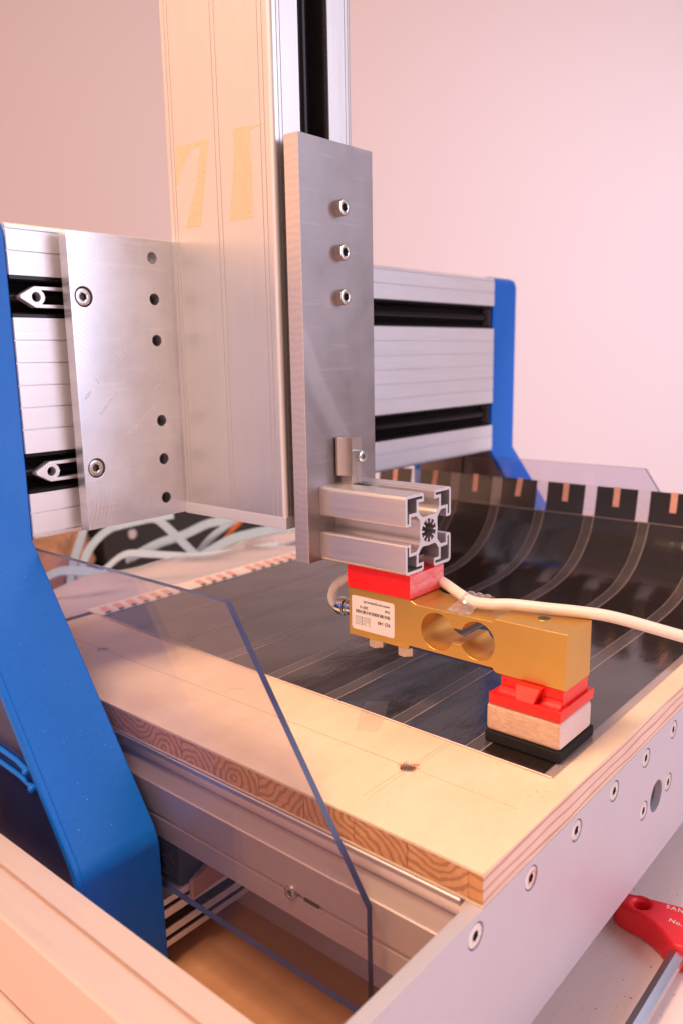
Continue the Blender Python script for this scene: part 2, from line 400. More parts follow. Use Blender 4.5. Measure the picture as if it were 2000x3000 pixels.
def bm_mesh(name, bm):
    me = bpy.data.meshes.new(name); bm.to_mesh(me); bm.free(); return me

def box_bm(bm, x0, x1, y0, y1, z0, z1, bev=0.0, seg=2):
    r = bmesh.ops.create_cube(bm, size=1.0)
    vs = r['verts']
    for v in vs:
        v.co = Vector(((x0+x1)/2+v.co.x*(x1-x0), (y0+y1)/2+v.co.y*(y1-y0), (z0+z1)/2+v.co.z*(z1-z0)))*S
    if bev:
        es = list({e for v in vs for e in v.link_edges})
        bmesh.ops.bevel(bm, geom=es, offset=bev*S, segments=seg, profile=0.5, affect='EDGES')

def box(name, x0, x1, y0, y1, z0, z1, mat, parent=None, bev=0.3, seg=2):
    bm = bmesh.new(); box_bm(bm, x0, x1, y0, y1, z0, z1, bev, seg)
    return link(name, bm_mesh(name, bm), mat, parent)

def circ(cx, cy, r, n=32, ph=0.0, rev=False):
    p = [(cx+r*math.cos(ph+2*math.pi*i/n), cy+r*math.sin(ph+2*math.pi*i/n)) for i in range(n)]
    return p[::-1] if rev else p

AX = {  # 2D (u,v) + w  ->  world
    'X': Matrix(((0, 0, 1, 0), (1, 0, 0, 0), (0, 1, 0, 0), (0, 0, 0, 1))),   # u=y v=z w=x
    'Y': Matrix(((1, 0, 0, 0), (0, 0, -1, 0), (0, 1, 0, 0), (0, 0, 0, 1))),  # u=x v=z w=-y
    'Z': Matrix.Identity(4),                                               # u=x v=y w=z
}
def prism_mesh(name, loops, axis, a, b, bev=0.15, bres=1):
    """flat outline with holes, given depth; u,v,w as in AX.  a,b are the world coordinates of both ends"""
    cu = bpy.data.curves.new(name, 'CURVE'); cu.dimensions = '2D'; cu.fill_mode = 'BOTH'
    for lp in loops:
        sp_ = cu.splines.new('POLY'); sp_.points.add(len(lp)-1)
        for p, (u, v) in zip(sp_.points, lp): p.co = (u*S, v*S, 0, 1)
        sp_.use_cyclic_u = True
    h = abs(b-a)/2*S
    cu.extrude = h-bev*S if bev else h
    cu.bevel_depth = bev*S; cu.bevel_resolution = bres; cu.offset = -bev*S
    o = bpy.data.objects.new(name, cu); COL.objects.link(o)
    dg = bpy.context.evaluated_depsgraph_get(); dg.update()
    me = bpy.data.meshes.new_from_object(o.evaluated_get(dg))
    bpy.data.objects.remove(o); bpy.data.curves.remove(cu)
    me.transform(AX[axis])
    mid = (a+b)/2*S
    me.transform(Matrix.Translation({'X': (mid, 0, 0), 'Y': (0, mid, 0), 'Z': (0, 0, mid)}[axis]))
    me.name = name
    return me

def prism(name, loops, axis, a, b, mat, parent=None, bev=0.15, bres=1, angle=32):
    return link(name, prism_mesh(name, loops, axis, a, b, bev, bres), mat, parent, angle=angle)

def rrect(x0, x1, y0, y1, r=2.0, n=5):
    p = []
    for (cx, cy_, a0) in ((x1-r, y1-r, 0), (x0+r, y1-r, 90), (x0+r, y0+r, 180), (x1-r, y0+r, 270)):
        for i in range(n+1):
            t = math.radians(a0+90*i/n); p.append((cx+r*math.cos(t), cy_+r*math.sin(t)))
    return p

def revolve(name, prof, center, direction, mat, parent=None, seg=32, angle=30):
    """prof: list of (radius, height along direction) in mm"""
    bm = bmesh.new(); d = Vector(direction).normalized()
    q = d.to_track_quat('Z', 'X').to_matrix()
    rings = []
    for (r, h) in prof:
        if r <= 1e-6: rings.append([bm.verts.new((Vector(center)+q@Vector((0, 0, h)))*S)])
        else: rings.append([bm.verts.new((Vector(center)+q@Vector((r*math.cos(2*math.pi*i/seg), r*math.sin(2*math.pi*i/seg), h)))*S) for i in range(seg)])
    for A_, B_ in zip(rings[:-1], rings[1:]):
        if len(A_) == 1 and len(B_) > 1:
            for i in range(seg): bm.faces.new((A_[0], B_[(i+1) % seg], B_[i]))
        elif len(B_) == 1 and len(A_) > 1:
            for i in range(seg): bm.faces.new((A_[i], A_[(i+1) % seg], B_[0]))
        elif len(A_) > 1:
            for i in range(seg): bm.faces.new((A_[i], A_[(i+1) % seg], B_[(i+1) % seg], B_[i]))
    bmesh.ops.recalc_face_normals(bm, faces=bm.faces)
    return link(name, bm_mesh(name, bm), mat, parent, angle=angle)

def hex_socket_screw(name, center, direction, R, H, mat, parent, hexr, depth, rim=0.5, seg=30, spin=0.0, matin='steel'):
    """cylinder head with chamfered rim and a real hexagonal socket; base at center, head grows along direction"""
    bm = bmesh.new(); d = Vector(direction).normalized(); q = d.to_track_quat('Z', 'X').to_matrix()
    c = Vector(center)
    def ring(r, h, n=seg, hx=False):
        vs = []
        for i in range(n):
            t = 2*math.pi*i/n
            rr = r
            if hx:
                k = (t % (math.pi/3))-math.pi/6; rr = r*math.cos(math.pi/6)/math.cos(k)
            vs.append(bm.verts.new((c+q@Vector((rr*math.cos(t+spin), rr*math.sin(t+spin), h)))*S))
        return vs
    rs = [ring(R, 0), ring(R, H-rim), ring(R-rim*0.3, H-rim*0.3), ring(R-rim, H), ring(hexr*1.12, H), ring(hexr, H-0.25, hx=True), ring(hexr, H-depth, hx=True)]
    for A_, B_ in zip(rs[:-1], rs[1:]):
        for i in range(seg): bm.faces.new((A_[i], A_[(i+1) % seg], B_[(i+1) % seg], B_[i]))
    bm.faces.new(rs[-1])
    bm.faces.new(rs[0][::-1])
    bmesh.ops.recalc_face_normals(bm, faces=bm.faces)
    o = link(name, bm_mesh(name, bm), [mat, 'dark_hole'], parent, angle=28)
    for p in o.data.polygons:
        cc = q.transposed()@(p.center/S-c)
        if math.hypot(cc.x, cc.y) < hexr*1.02 and cc.z > H-depth-0.5 and cc.z < H-0.2: p.material_index = 1  # socket faces painted dark for the shade inside
    return o

def smooth_path(pts, n=8):
    P = [Vector(p) for p in pts]; P = [2*P[0]-P[1]]+P+[2*P[-1]-P[-2]]; out = []
    for i in range(1, len(P)-2):
        for k in range(n):
            t = k/n; a, b, c, d = P[i-1], P[i], P[i+1], P[i+2]
            out.append(0.5*((2*b)+(-a+c)*t+(2*a-5*b+4*c-d)*t*t+(-a+3*b-3*c+d)*t**3))
    out.append(P[-2]); return out

def tube(name, pts, r, mat, parent=None, seg=16, n=8):
    path = smooth_path(pts, n); bm = bmesh.new(); prev = None; nrm = Vector((0, 0, 1)); rings = []
    for i, p in enumerate(path):
        t = (path[min(i+1, len(path)-1)]-path[max(i-1, 0)]).normalized()
        nrm = (nrm-t*nrm.dot(t)).normalized(); bn = t.cross(nrm)
        rings.append([bm.verts.new((p+r*(math.cos(a)*nrm+math.sin(a)*bn))*S) for a in [2*math.pi*k/seg for k in range(seg)]])
    for A_, B_ in zip(rings[:-1], rings[1:]):
        for i in range(seg): bm.faces.new((A_[i], A_[(i+1) % seg], B_[(i+1) % seg], B_[i]))
    bm.faces.new(rings[0]); bm.faces.new(rings[-1])
    bmesh.ops.recalc_face_normals(bm, faces=bm.faces)
    return link(name, bm_mesh(name, bm), mat, parent, angle=60)

def ribbon(name, pts, width, mat, parent=None, upv=(0, 0, 1), thick=1.2, ridges=0, n=8, tilt=0.0):
    path = smooth_path(pts, n); bm = bmesh.new(); rings = []
    for i, p in enumerate(path):
        t = (path[min(i+1, len(path)-1)]-path[max(i-1, 0)]).normalized()
        side = t.cross(Vector(upv)).normalized(); side = (Matrix.Rotation(tilt, 3, t)@side); nn = side.cross(t)
        m_ = 12; ring = []
        for k in range(m_+1):
            u = -width/2+width*k/m_; ring.append(bm.verts.new((p+side*u+nn*(thick/2+(0.35 if k % 2 else 0)))*S))
        for k in range(m_, -1, -1):
            u = -width/2+width*k/m_; ring.append(bm.verts.new((p+side*u-nn*thick/2)*S))
        rings.append(ring)
    for A_, B_ in zip(rings[:-1], rings[1:]):
        L = len(A_)
        for i in range(L): bm.faces.new((A_[i], A_[(i+1) % L], B_[(i+1) % L], B_[i]))
    bm.faces.new(rings[0]); bm.faces.new(rings[-1])
    bmesh.ops.recalc_face_normals(bm, faces=bm.faces)
    return link(name, bm_mesh(name, bm), mat, parent, angle=50)

def text_mesh(txt, size, loc, xdir, ydir, mat, parent, name='lettering', bold=0.0, spacing=1.0, sx=1.0):
    cu = bpy.data.curves.new('t', 'FONT'); cu.body = txt; cu.size = size*S; cu.offset = bold*S; cu.space_character = spacing
    cu.extrude = 0.02*S
    o = bpy.data.objects.new('t', cu); COL.objects.link(o)
    dg = bpy.context.evaluated_depsgraph_get(); dg.update()
    me = bpy.data.meshes.new_from_object(o.evaluated_get(dg)); bpy.data.objects.remove(o); bpy.data.curves.remove(cu)
    x = Vector(xdir).normalized(); y = Vector(ydir).normalized(); z = x.cross(y)
    mt = Matrix(((x.x*sx, y.x, z.x, loc[0]*S), (x.y*sx, y.y, z.y, loc[1]*S), (x.z*sx, y.z, z.z, loc[2]*S), (0, 0, 0, 1)))
    me.transform(mt); me.name = name
    return link(name, me, mat, parent, smooth=False)

def grid_surface(name, f, nu, nv, mat, parent=None, thick=0.0):
    bm = bmesh.new(); g = [[bm.verts.new(Vector(f(i/nu, j/nv))*S) for j in range(nv+1)] for i in range(nu+1)]
    for i in range(nu):
        for j in range(nv): bm.faces.new((g[i][j], g[i+1][j], g[i+1][j+1], g[i][j+1]))
    if thick:
        bmesh.ops.recalc_face_normals(bm, faces=bm.faces)
        bmesh.ops.solidify(bm, geom=bm.faces[:], thickness=thick*S)
    bmesh.ops.recalc_face_normals(bm, faces=bm.faces)
    return link(name, bm_mesh(name, bm), mat, parent, angle=60)

# ------------------------------------------------------------ the surroundings
TZ = -140.0
b_ = box('table', -900, 1700, -900, 1700, TZ-25, TZ, 'table', bev=1.0); tag(b_, kind='structure')
# wall square to the view, 1.7 m away
wc = Vector((-249.9, -144.8, 0))+Vector((cy, sy, 0))*1750
bm = bmesh.new()
for (u, z) in ((-2600, TZ-600), (2600, TZ-600), (2600, 2400), (-2600, 2400)):
    p = wc+Vector((sy, -cy, 0))*u; bm.verts.new(Vector((p.x, p.y, z))*S)
bm.verts.ensure_lookup_table(); bm.faces.new(bm.verts[:])
bmesh.ops.recalc_face_normals(bm, faces=bm.faces)
r_ = bmesh.ops.extrude_face_region(bm, geom=bm.faces[:])
bmesh.ops.translate(bm, verts=[v for v in r_['geom'] if isinstance(v, bmesh.types.BMVert)], vec=Vector((cy, sy, 0))*0.08)
bmesh.ops.recalc_face_normals(bm, faces=bm.faces)
tag(link('wall', bm_mesh('wall', bm), 'wall', smooth=False), kind='structure')

# ------------------------------------------------------------ machine frame
fr = thing('machine_frame', (200, 3, TZ), 'silver aluminium machine frame: long front plate with a row of countersunk screws and side rails', 'machine frame')
FT = 6.5
plate_out = [(-260, -102), (700, -102), (700, -15.7), (-260, -15.7)]
SCX = (-4.9, 41.5, 87.6, 133.4, 178.5, 223.5, 268.5, 313.5)
prism('front_plate', [plate_out, circ(199, -57.7, 9.6, 40, rev=True)]+[circ(x, -24.8, 5.75, 32, rev=True) for x in SCX]+[circ(x, -58.0, 5.75, 32, rev=True) for x in (179.4, 219.9)], 'Y', 0, FT, 'front_al', fr, bev=0.35)
revolve('shaft_end', [(0, 0), (9.3, 0), (9.3, 6)], (199, 4.2, -57.7), (0, 1, 0), 'dark_hole', fr, 36)
revolve('centre_dimple', [(0, 0.6), (0.9, 0.0), (1.2, 0.2), (1.2, 1)], (198.2, 3.9, -58.2), (0, 1, 0), 'black', fr, 14)
def csk(x, z, spin):
    # countersunk head sitting just proud of the plate
    return hex_socket_screw('screw', (x, 4.0, z), (0, -1, 0), 5.35, 3.9, 'zinc', fr, 2.3, 2.2, rim=0.9, spin=spin)
for i, x in enumerate(SCX):
    csk(x, -24.8, 0.4*i)
csk(179.4, -58.0, 0.3); csk(219.9, -58.0, 1.0)
# foot blocks carrying the plate above the table, well under it
for x in (-150, 600):
    box('foot', x-20, x+20, 30, 70, TZ, -100, 'black', fr, 1.0)
box('floor_shade_board', -89.5, 46, 7, 519, TZ+0.05, TZ+6, 'floor_shade', fr, 0.3)  # sheet added over the table, its brown stands for the shade in there
# near side rail (foreground): profile along Y
rail = [(-89.8, -25), (-89.8, -34), (-97, -34), (-97, -96), (-146, -96), (-146, -90), (-120, -90), (-120, -68), (-117, -66), (-117, -62), (-119.5, -60), (-119.5, -27), (-118.5, -25.3), (-108, -25), (-104.2, -25), (-104.2, -27.5), (-101.6, -27.5), (-101.6, -25)]
rail = [(u, v) for u, v in rail]
rail2 = [(-89.8, -25), (-89.8, -95), (-150, -95), (-150, -69), (-119.2, -69), (-119.2, -66.8), (-116, -66.8), (-116, -64.6), (-119.2, -64.6), (-119.2, -26), (-118.2, -25.0), (-103.8, -25.0), (-103.8, -27.8), (-101.4, -27.8), (-101.4, -25.0)]
prism('side_rail', [rail2], 'Y', FT+0.1, 520, 'rail', fr, bev=0.3)
# inner ledge rail under the board edge
ledge = [(60, -30.0), (-7.9, -30.0), (-8.5, -30.6), (-8.5, -47.4), (-6.5, -48.2), (-6.5, -50.2), (-8.5, -50.2), (-8.5, -61.5), (60, -61.5)]
prism('ledge_rail', [ledge], 'Y', FT+0.1, 520, 'ledge', fr, bev=0.25)
hex_socket_screw('rail_screw', (-6.6, 98.8, -49.0), (-1, 0, 0), 3.6, 3.2, 'steel', fr, 1.7, 1.8, rim=0.5)
box('slot_key', -8.2, -6.4, 82, 91, -51.2, -48.6, 'black', fr, 0.2)
# bed sheet carrying the board
bed = rrect(-0.8, 600, 10.2, 430, 0.5)
prism('bed_plate', [bed], 'Z', -19.4, -15.9, 'anod_y', fr, bev=0.9, bres=3)
box('bed_support', 6, 60, 7.2, 430, -29.9, -19.5, 'anod_y', fr, 0.3)
# right side rails, hidden mostly
box('far_side_rail', 480, 500, FT+0.1, 520, -61.5, -30, 'anod_y', fr, 0.5)
box('rear_plate', -150, 640, 520.2, 527, -102, -20, 'front_al', fr, 0.5)

# ------------------------------------------------------------ wooden board
bd = thing('wooden_board', (200, 200, -15.5), 'pale blockboard panel with laminated end-grain edge, pencil lines and bolt holes, bolted on the frame', 'wooden board')
VT = 1.6
def ragged(cx, cy_, r, n=44, amp=0.9):
    return [(cx+(r+random.uniform(-amp*0.3, amp))*math.cos(-2*math.pi*i/n), cy_+(r+random.uniform(-amp*0.3, amp))*math.sin(-2*math.pi*i/n)) for i in range(n)]
hole1 = ragged(49.5, 72.2, 3.9, 44, 0.9); hole2 = ragged(49.1, 338.2, 3.6, 30, 0.4)
prism('top_veneer', [[(0.0, 0.0), (640, 0.0), (640, 415), (0.0, 415)], hole1, hole2], 'Z', -VT, 0, 'veneer', bd, bev=0.25)
prism('bottom_veneer', [[(0.1, 0.1), (640, 0.1), (640, 415), (0.1, 415)]], 'Z', -15.5, -15.5+1.2, 'veneer', bd, bev=0.15)
# front edge strip
box('edge_strip', 0.25, 640, 0.15, 7.0, -14.28, -VT-0.02, 'lipping', bd, 0.12)
box('edge_strip_end', 0.05, 0.24, 0.3, 6.9, -14.25, -VT-0.05, 'lip_end', bd, 0.03)
ys = [7.1, 37.1, 66.5, 97.4, 127.7, 161.1, 189.1, 217.0, 247, 276, 306, 335, 364, 390, 415]
for a, b in zip(ys[:-1], ys[1:]):
    off = random.uniform(0, 0.25)
    x1 = 40
    holes = []
    bm = bmesh.new(); ym = (a+b)/2; box_bm(bm, 0.1+off, x1, a+0.12-ym, b-0.12-ym, -14.28, -VT-0.02, 0.15, 1)
    so_ = link('stave', bm_mesh('stave', bm), 'stave', bd); so_.location = (0, ym*S, 0)
box('core', 40.2, 45, 7.1, 415, -14.28, -VT-0.02, 'stave', bd, 0)
box('core', 54, 640, 7.1, 415, -14.28, -VT-0.02, 'stave', bd, 0)
# torn wood around the holes and bolts sunk in them
def torn(cx, cy_, r, cnt, h):
    bm = bmesh.new()
    for i in range(cnt):
        t = random.uniform(0, 2*math.pi); rr = r+random.uniform(-0.2, 1.8); l = random.uniform(0.5, 2.0)
        c = Vector((cx+rr*math.cos(t), cy_+rr*math.sin(t), 0.02)); dv = Vector((math.cos(t+random.uniform(-.9, .9)), math.sin(t+random.uniform(-.9, .9)), random.uniform(0, 0.5)))
        sd = dv.cross(Vector((0, 0, 1))).normalized()*random.uniform(0.1, 0.28)
        a = c-dv*l*0.4; e = c+dv*l*0.6; e.z = max(e.z, 0.05)+random.uniform(0, h)
        v = [bm.verts.new(p*S) for p in (a-sd, a+sd, e, a+Vector((0, 0, 0.25)))]
        bm.faces.new((v[0], v[1], v[3])); bm.faces.new((v[1], v[2], v[3])); bm.faces.new((v[2], v[0], v[3])); bm.faces.new((v[0], v[2], v[1]))
    o = link('splinters', bm_mesh('splinters', bm), 'splinter', bd, smooth=False); o['kind'] = 'stuff'
torn(49.5, 72.2, 4.0, 75, 0.5); torn(49.1, 338.2, 3.8, 14, 0.1)
for (hx, hy) in ((49.5, 72.2), (49.1, 338.2)):
    revolve('hole_wall', [(4.6, -14), (4.6, -VT)], (hx, hy, 0), (0, 0, 1), 'splinter', bd, 24)
    revolve('bolt_head', [(0, -1.2), (1.6, -1.2), (1.7, -2.6), (2.0, -1.0), (3.0, -1.3), (3.7, -2.4), (3.8, -6)], (hx, hy, 0.6 if hy < 100 else 0.9), (0, 0, 1), 'steel', bd, 28)
# pencil marks
def mark(x0, y0, x1, y1, wd=0.22, mt='ink_soft'):
    bm = bmesh.new(); a = Vector((x0, y0, 0)); b = Vector((x1, y1, 0)); dv = (b-a).normalized(); sd = Vector((-dv.y, dv.x, 0))*wd/2
    lo, hi = [], []
    for p in (a-sd, b-sd, b+sd, a+sd):
        lo.append(bm.verts.new((p+Vector((0, 0, 0.02)))*S)); hi.append(bm.verts.new((p+Vector((0, 0, 0.05)))*S))
    bm.faces.new(hi); bm.faces.new(lo[::-1])
    for i in range(4): bm.faces.new((lo[i], lo[(i+1) % 4], hi[(i+1) % 4], hi[i]))
    link('pencil_line', bm_mesh('pencil_line', bm), mt, bd, smooth=False)
mark(49.6, 78, 49.6, 408, 0.3, 'pencil'); mark(49.8, 12, 49.7, 66)
mark(15, 73.2, 43, 72.8, 0.25); mark(16, 70.2, 44, 70.6, 0.2); mark(56, 72.0, 83, 71.6, 0.25); mark(55, 69.9, 83, 69.4, 0.2)
# faint handwriting near the film corner
for (x, y, s_) in ((63, 13.5, 0.8), (68.5, 12.3, 0.6), (66, 8.5, 0.7), (71.5, 8.9, 0.5)):
    mark(x-1.2*s_, y-0.8*s_, x+1.4*s_, y+0.5*s_, 0.1); mark(x-1.0*s_, y+1.0*s_, x+0.3*s_, y-1.3*s_, 0.1)
for k in range(4):
    mark(58+k*1.8, 216-k*2.2, 60+k*1.6, 213-k*2, 0.22); mark(60+k*1.7, 217-k*2.4, 58.5+k*1.8, 213.5-k*2.1, 0.2)

# ------------------------------------------------------------ heating film
fm = thing('heating_film', (200, 200, 0), 'glossy black heating film on the wooden board, far end curled up with copper tabs', 'heating film')
CURL = [(84, 0.30), (120, 0.30), (200, 0.30), (280, 0.3), (330, 0.4), (350, 0.8), (368, 1.8), (384, 3.6), (400, 7.0), (414, 12.0), (427, 19.5), (437, 28.5), (444, 37), (448.5, 46), (451, 52)]
CURL_TOP = [(451, 52), (452.8, 60), (454.6, 70), (456, 79.5)]
cp_ = smooth_path([(x, 0, z) for x, z in CURL], 6)
def x_left(y): return 83.6+ (y-11.4)/394*8.0
def film_pt(path, u, y, lift=0.0):
    k = u*(len(path)-1); i = min(int(k), len(path)-2); t = k-i
    p = path[i].lerp(path[i+1], t); tg = (path[i+1]-path[i]).normalized()
    nn = Vector((-tg.z, 0, tg.x))
    q = p+nn*lift
    x = q.x
    if p.x < 300: x = x_left(y)+(q.x-84)*(300-x_left(y))/(216.0)
    return Vector((x, y, q.z))
def ripple(x, y):
    r = 0.10*math.sin(x*0.11+y*0.05)*math.sin(y*0.085-x*0.02)+0.06*math.sin(x*0.05-y*0.13+1.0)
    return max(0.0, r+0.12)
def strip(name, path, y0, y1, mat, lift, nu=150, nv=None, thick=0.0, rip=True):
    nv = nv or max(2, int(abs(y1-y0)/3))
    def f(u, v):
        y = y0+(y1-y0)*v; p = film_pt(path, u, y, lift)
        if rip: p.z += ripple(p.x, y)
        return p
    return grid_surface(name, f, nu, nv, mat, fm, thick)
strip('carbon_sheet', cp_, 16.5, 404, 'film', 0.0, 200, 130)
strip('clear_margin', cp_, 11.4, 16.5, 'clear_film', 0.0, 120, 2, 0.25)
BANDS = [57, 106.5, 157, 206.8, 256, 305.5, 355]
for yb in BANDS:
    strip('seam', cp_, yb-4.2, yb+4.2, 'band', 0.06, 160, 4)
    strip('seam_edge', cp_, yb-4.9, yb-4.0, 'band_edge', 0.10, 160, 1)
    strip('seam_edge', cp_, yb+4.2, yb+4.7, 'band_edge', 0.10, 160, 1)
# bright cut edge on the left and near side
def edge_pts(off, zz): return [(x_left(y)-off, y, zz+ripple(x_left(y), y)) for y in range(12, 405, 6)]
tube('cut_edge', edge_pts(0.15, 0.45), 0.42, 'busbar', fm, 6, 2)
# raised end: dark carbon pads with copper tabs, clear gaps
ct = smooth_path([(x, 0, z) for x, z in CURL_TOP], 4)
gaps = [57, 109, 158, 206.8, 256, 305.5, 355]
edges = [16.5]
for g in gaps: edges += [g-5.6, g+5.6]
edges += [404]
for a, b in zip(edges[0::2], edges[1::2]):
    strip('carbon_pad', ct, a, b, 'film', 0.0, 12, 10, 0.2, rip=False)
    m_ = (a+b)/2 if b-a > 30 else (a+b)/2
    def ftab(u, v, m_=m_):
        p = film_pt(ct, 0.42+0.60*u, m_-2.9+5.8*v+ (1.5*(0.5-u) if int(m_) % 3 == 0 else 0), 0.35); return p
    grid_surface('copper_tab', ftab, 4, 2, 'copper', fm, 0.15)
for g in gaps:
    strip('clear_window', ct, g-5.6, g+5.6, 'window', 0.0, 8, 3, 0.15, rip=False)
tube('crease', [(450.6, 16.5, 51.6), (450.6, 120, 51.7), (450.6, 250, 51.6), (450.6, 404, 51.7)], 0.45, 'band_edge', fm, 8, 6)
# white contact margin at the rear with copper bars
box('contact_margin', 92, 350, 404.2, 427, 0.25, 0.9, 'busbar', fm, 0.1)
for k in range(20):
    xx = 98+k*12.4
    if k in (7, 12): continue
    bm = bmesh.new()
    pts = [(xx, 406), (xx+6.2, 406), (xx+9.5, 422), (xx+3.3, 422)]
    me = prism_mesh('copper_bar', [pts], 'Z', 0.92, 1.25, 0)
    bm.free(); link('copper_bar', me, 'copper', fm)
    box('contact_dot', xx-0.5, xx+3.2, 404.6, 407.2, 0.95, 1.7, 'dark_hole', fm, 0.1)

foil = grid_surface('plastic_foil', lambda u, v: (60+330*u+20*math.sin(5*v+3*u), 428+120*v, -2-10*v*v+3*math.sin(9*u+4*v)*v+2*math.sin(23*u)*v), 50, 20, 'milky', None, 0.3)
tag(foil, 'crinkled milky plastic foil lying behind the white contact strip of the film', 'plastic foil')

def tape(name, pts, mat, label, z=0.5):
    bm = bmesh.new(); vs = [bm.verts.new(Vector(p)*S) for p in pts]; bm.faces.new(vs)
    bmesh.ops.subdivide_edges(bm, edges=bm.edges[:], cuts=8, use_grid_fill=True)
    for v in bm.verts:
        v.co.z += random.uniform(0, 0.35)*S
    bmesh.ops.recalc_face_normals(bm, faces=bm.faces)
    bmesh.ops.solidify(bm, geom=bm.faces[:], thickness=0.05*S)
    return tag(link(name, bm_mesh(name, bm), mat), label, 'tape')
tape('clear_tape', [(103.6, 125.6, 0.7), (95.4, 136.1, 0.7), (84.5, 131.0, 0.7), (63.2, 117.1, 0.1), (70.5, 107.8, 0.1), (85, 114.0, 0.7)], 'tape', 'crinkled clear tape holding the left edge of the black film to the board')

# ------------------------------------------------------------ gantry
ga = thing('gantry', (247, 330, TZ), 'gantry bridge of slotted silver beam between two blue cast side plates', 'gantry')
GX0, GX1, GY = -17.0, 511.0, 295.0
GT, GB = 277.0, 97.5
def beam_outline():
    # u = y, v = z ; front face at y=295 with grooves and two wide slots
    p = [(GY+3, GT)]
    def corner(): pass
    p = [(GY+60, GT), (GY+2.4, GT), (GY+0.9, GT-0.7), (GY, GT-2.2)]
    def groove(z, d=1.4, w=0.38): return [(GY, z+w), (GY+d, z+w), (GY+d, z-w), (GY, z-w)]
    p += groove(275.2-1.5)
    p += groove(262)
    def slot(zt, zb):
        c = (zt+zb)/2
        return [(GY, zt), (GY+3, zt), (GY+3, zt+1.5), (GY+16, zt+1.5), (GY+16, zb-1.5), (GY+3, zb-1.5), (GY+3, zb), (GY, zb)]
    p += slot(249, 225.8)
    for z in (213.3, 200.6, 187.9, 175.3, 162.7): p += groove(z)
    p += slot(149.0, 125.2)
    p += groove(113.8)
    p += groove(101.0)
    p += [(GY, GB+2.2), (GY+0.9, GB+0.7), (GY+2.4, GB), (GY+60, GB)]
    return p
prism('beam', [beam_outline()], 'X', GX0+0.2, GX1-0.2, 'anod_x', ga, bev=0.12)
for zt, zb in ((249, 225.8), (149.0, 125.2)):
    c = (zt+zb)/2; h = (zt-zb)/2
    # black plastic guide lining the slot: C shape with a rounded ridge at its back
    o = [(GY+0.8, zt-0.1), (GY+15.9, zt-0.1), (GY+15.9, zb+0.1), (GY+0.8, zb+0.1), (GY+0.8, zb+2.0), (GY+3, zb+3.2), (GY+8, zb+3.0), (GY+11, zb+5),
         (GY+8.5, c-3.6), (GY+6.4, c-2.4), (GY+5.8, c), (GY+6.4, c+2.4), (GY+8.5, c+3.6), (GY+11, zt-5), (GY+8, zt-3.0), (GY+3, zt-3.2), (GY+0.8, zt-2.0)]
    prism('guide_rail', [o], 'X', GX0+0.3, GX1-5, 'black_plastic', ga, bev=0.3, bres=2, angle=50)

def side_plate_outline():
    return [(296, 270), (296, 97.5), (193.6, -46.2), (190.6, -52.5), (189.6, -57), (188.5, -126), (190, -131), (194, -134.5), (330, -134.5), (338, -130), (392, -40), (398, -20), (398, 262), (394, 272), (386, 279), (304, 279), (298.5, 276.5)]
so = side_plate_outline()
def inset(poly, d):
    # inward offset by averaging normals (convex enough)
    n = len(poly); out = []
    A_ = sum(poly[i][0]*poly[(i+1) % n][1]-poly[(i+1) % n][0]*poly[i][1] for i in range(n))
    sgn = 1 if A_ > 0 else -1
    for i in range(n):
        p0, p1, p2 = Vector(poly[i-1]), Vector(poly[i]), Vector(poly[(i+1) % n])
        e1 = (p1-p0).normalized(); e2 = (p2-p1).normalized()
        n1 = Vector((-e1.y, e1.x))*sgn; n2 = Vector((-e2.y, e2.x))*sgn
        b = (n1+n2); b = b/max(0.5, (1+n1.dot(n2)))
        out.append(tuple(p1+b*d))
    return out
inner = inset(so, 4.5)
for side, (xa, xb) in enumerate(((-67, -17), (511, 559))):
    sp_o = prism('side_plate', [so], 'X', xa+3.0 if side == 0 else xa, xb, 'blue', ga, bev=1.2, bres=3, angle=40)
    if side == 0:
        # outer rim stands proud of a recessed glossy panel with two ribs
        prism('rim', [so, inner[::-1]], 'X', xa, xa+4.0, 'blue', sp_o, bev=1.1, bres=3, angle=40)
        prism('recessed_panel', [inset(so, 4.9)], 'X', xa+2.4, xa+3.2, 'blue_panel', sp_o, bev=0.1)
        for zz, dz in ((-5.2, 0), (-13.2, -4)):
            tube('rib', [(xa+1.6, 231+dz*-1 if False else (232.5 if dz == 0 else 228), zz-2.6), (xa+1.6, 258, zz+0.8), (xa+1.6, 380, zz+1.5)], 1.5, 'blue', sp_o, 12, 3)
            revolve('rib_knob', [(0, 2.4), (1.6, 2.0), (2.2, 0.8), (2.3, -1.5)], (xa+1.2, 232.5 if dz == 0 else 228, zz-2.8), (-1, 0, 0), 'blue', sp_o, 18, 60)
    else:
        prism('inner_reflection', [[(300, 270), (300, 96), (202, -42), (202, -120), (378, -120), (388, -20), (388, 270)]], 'X', xa-1.0, xa-0.05, 'brown_reflection', sp_o, bev=0.1)  # brown reflection on the leg's inner face, put in as a coloured sheet
        tube('rear_edge', [(xa-2.5, 382, 250), (xa-2.5, 382, 80), (xa-2.5, 382, -100)], 1.6, 'black', sp_o, 8, 2)
# clear side sheets
def side_sheet(x0, x1):
    o = [(330, 91.2), (128, 91.0), (46.8, -29), (46.5, -84.5), (330, -84.5)]
    me = prism_mesh('clear_side_sheet', [o], 'X', x0, x1, 0.0)
    ob = link('clear_side_sheet', me, ['sheet', 'sheet_edge'], ga, smooth=False)
    for p in me.polygons:
        p.material_index = 0 if abs(p.normal.x) > 0.9 else 1
    return ob
side_sheet(-15.6, -12.2); side_sheet(506.8, 510.2)
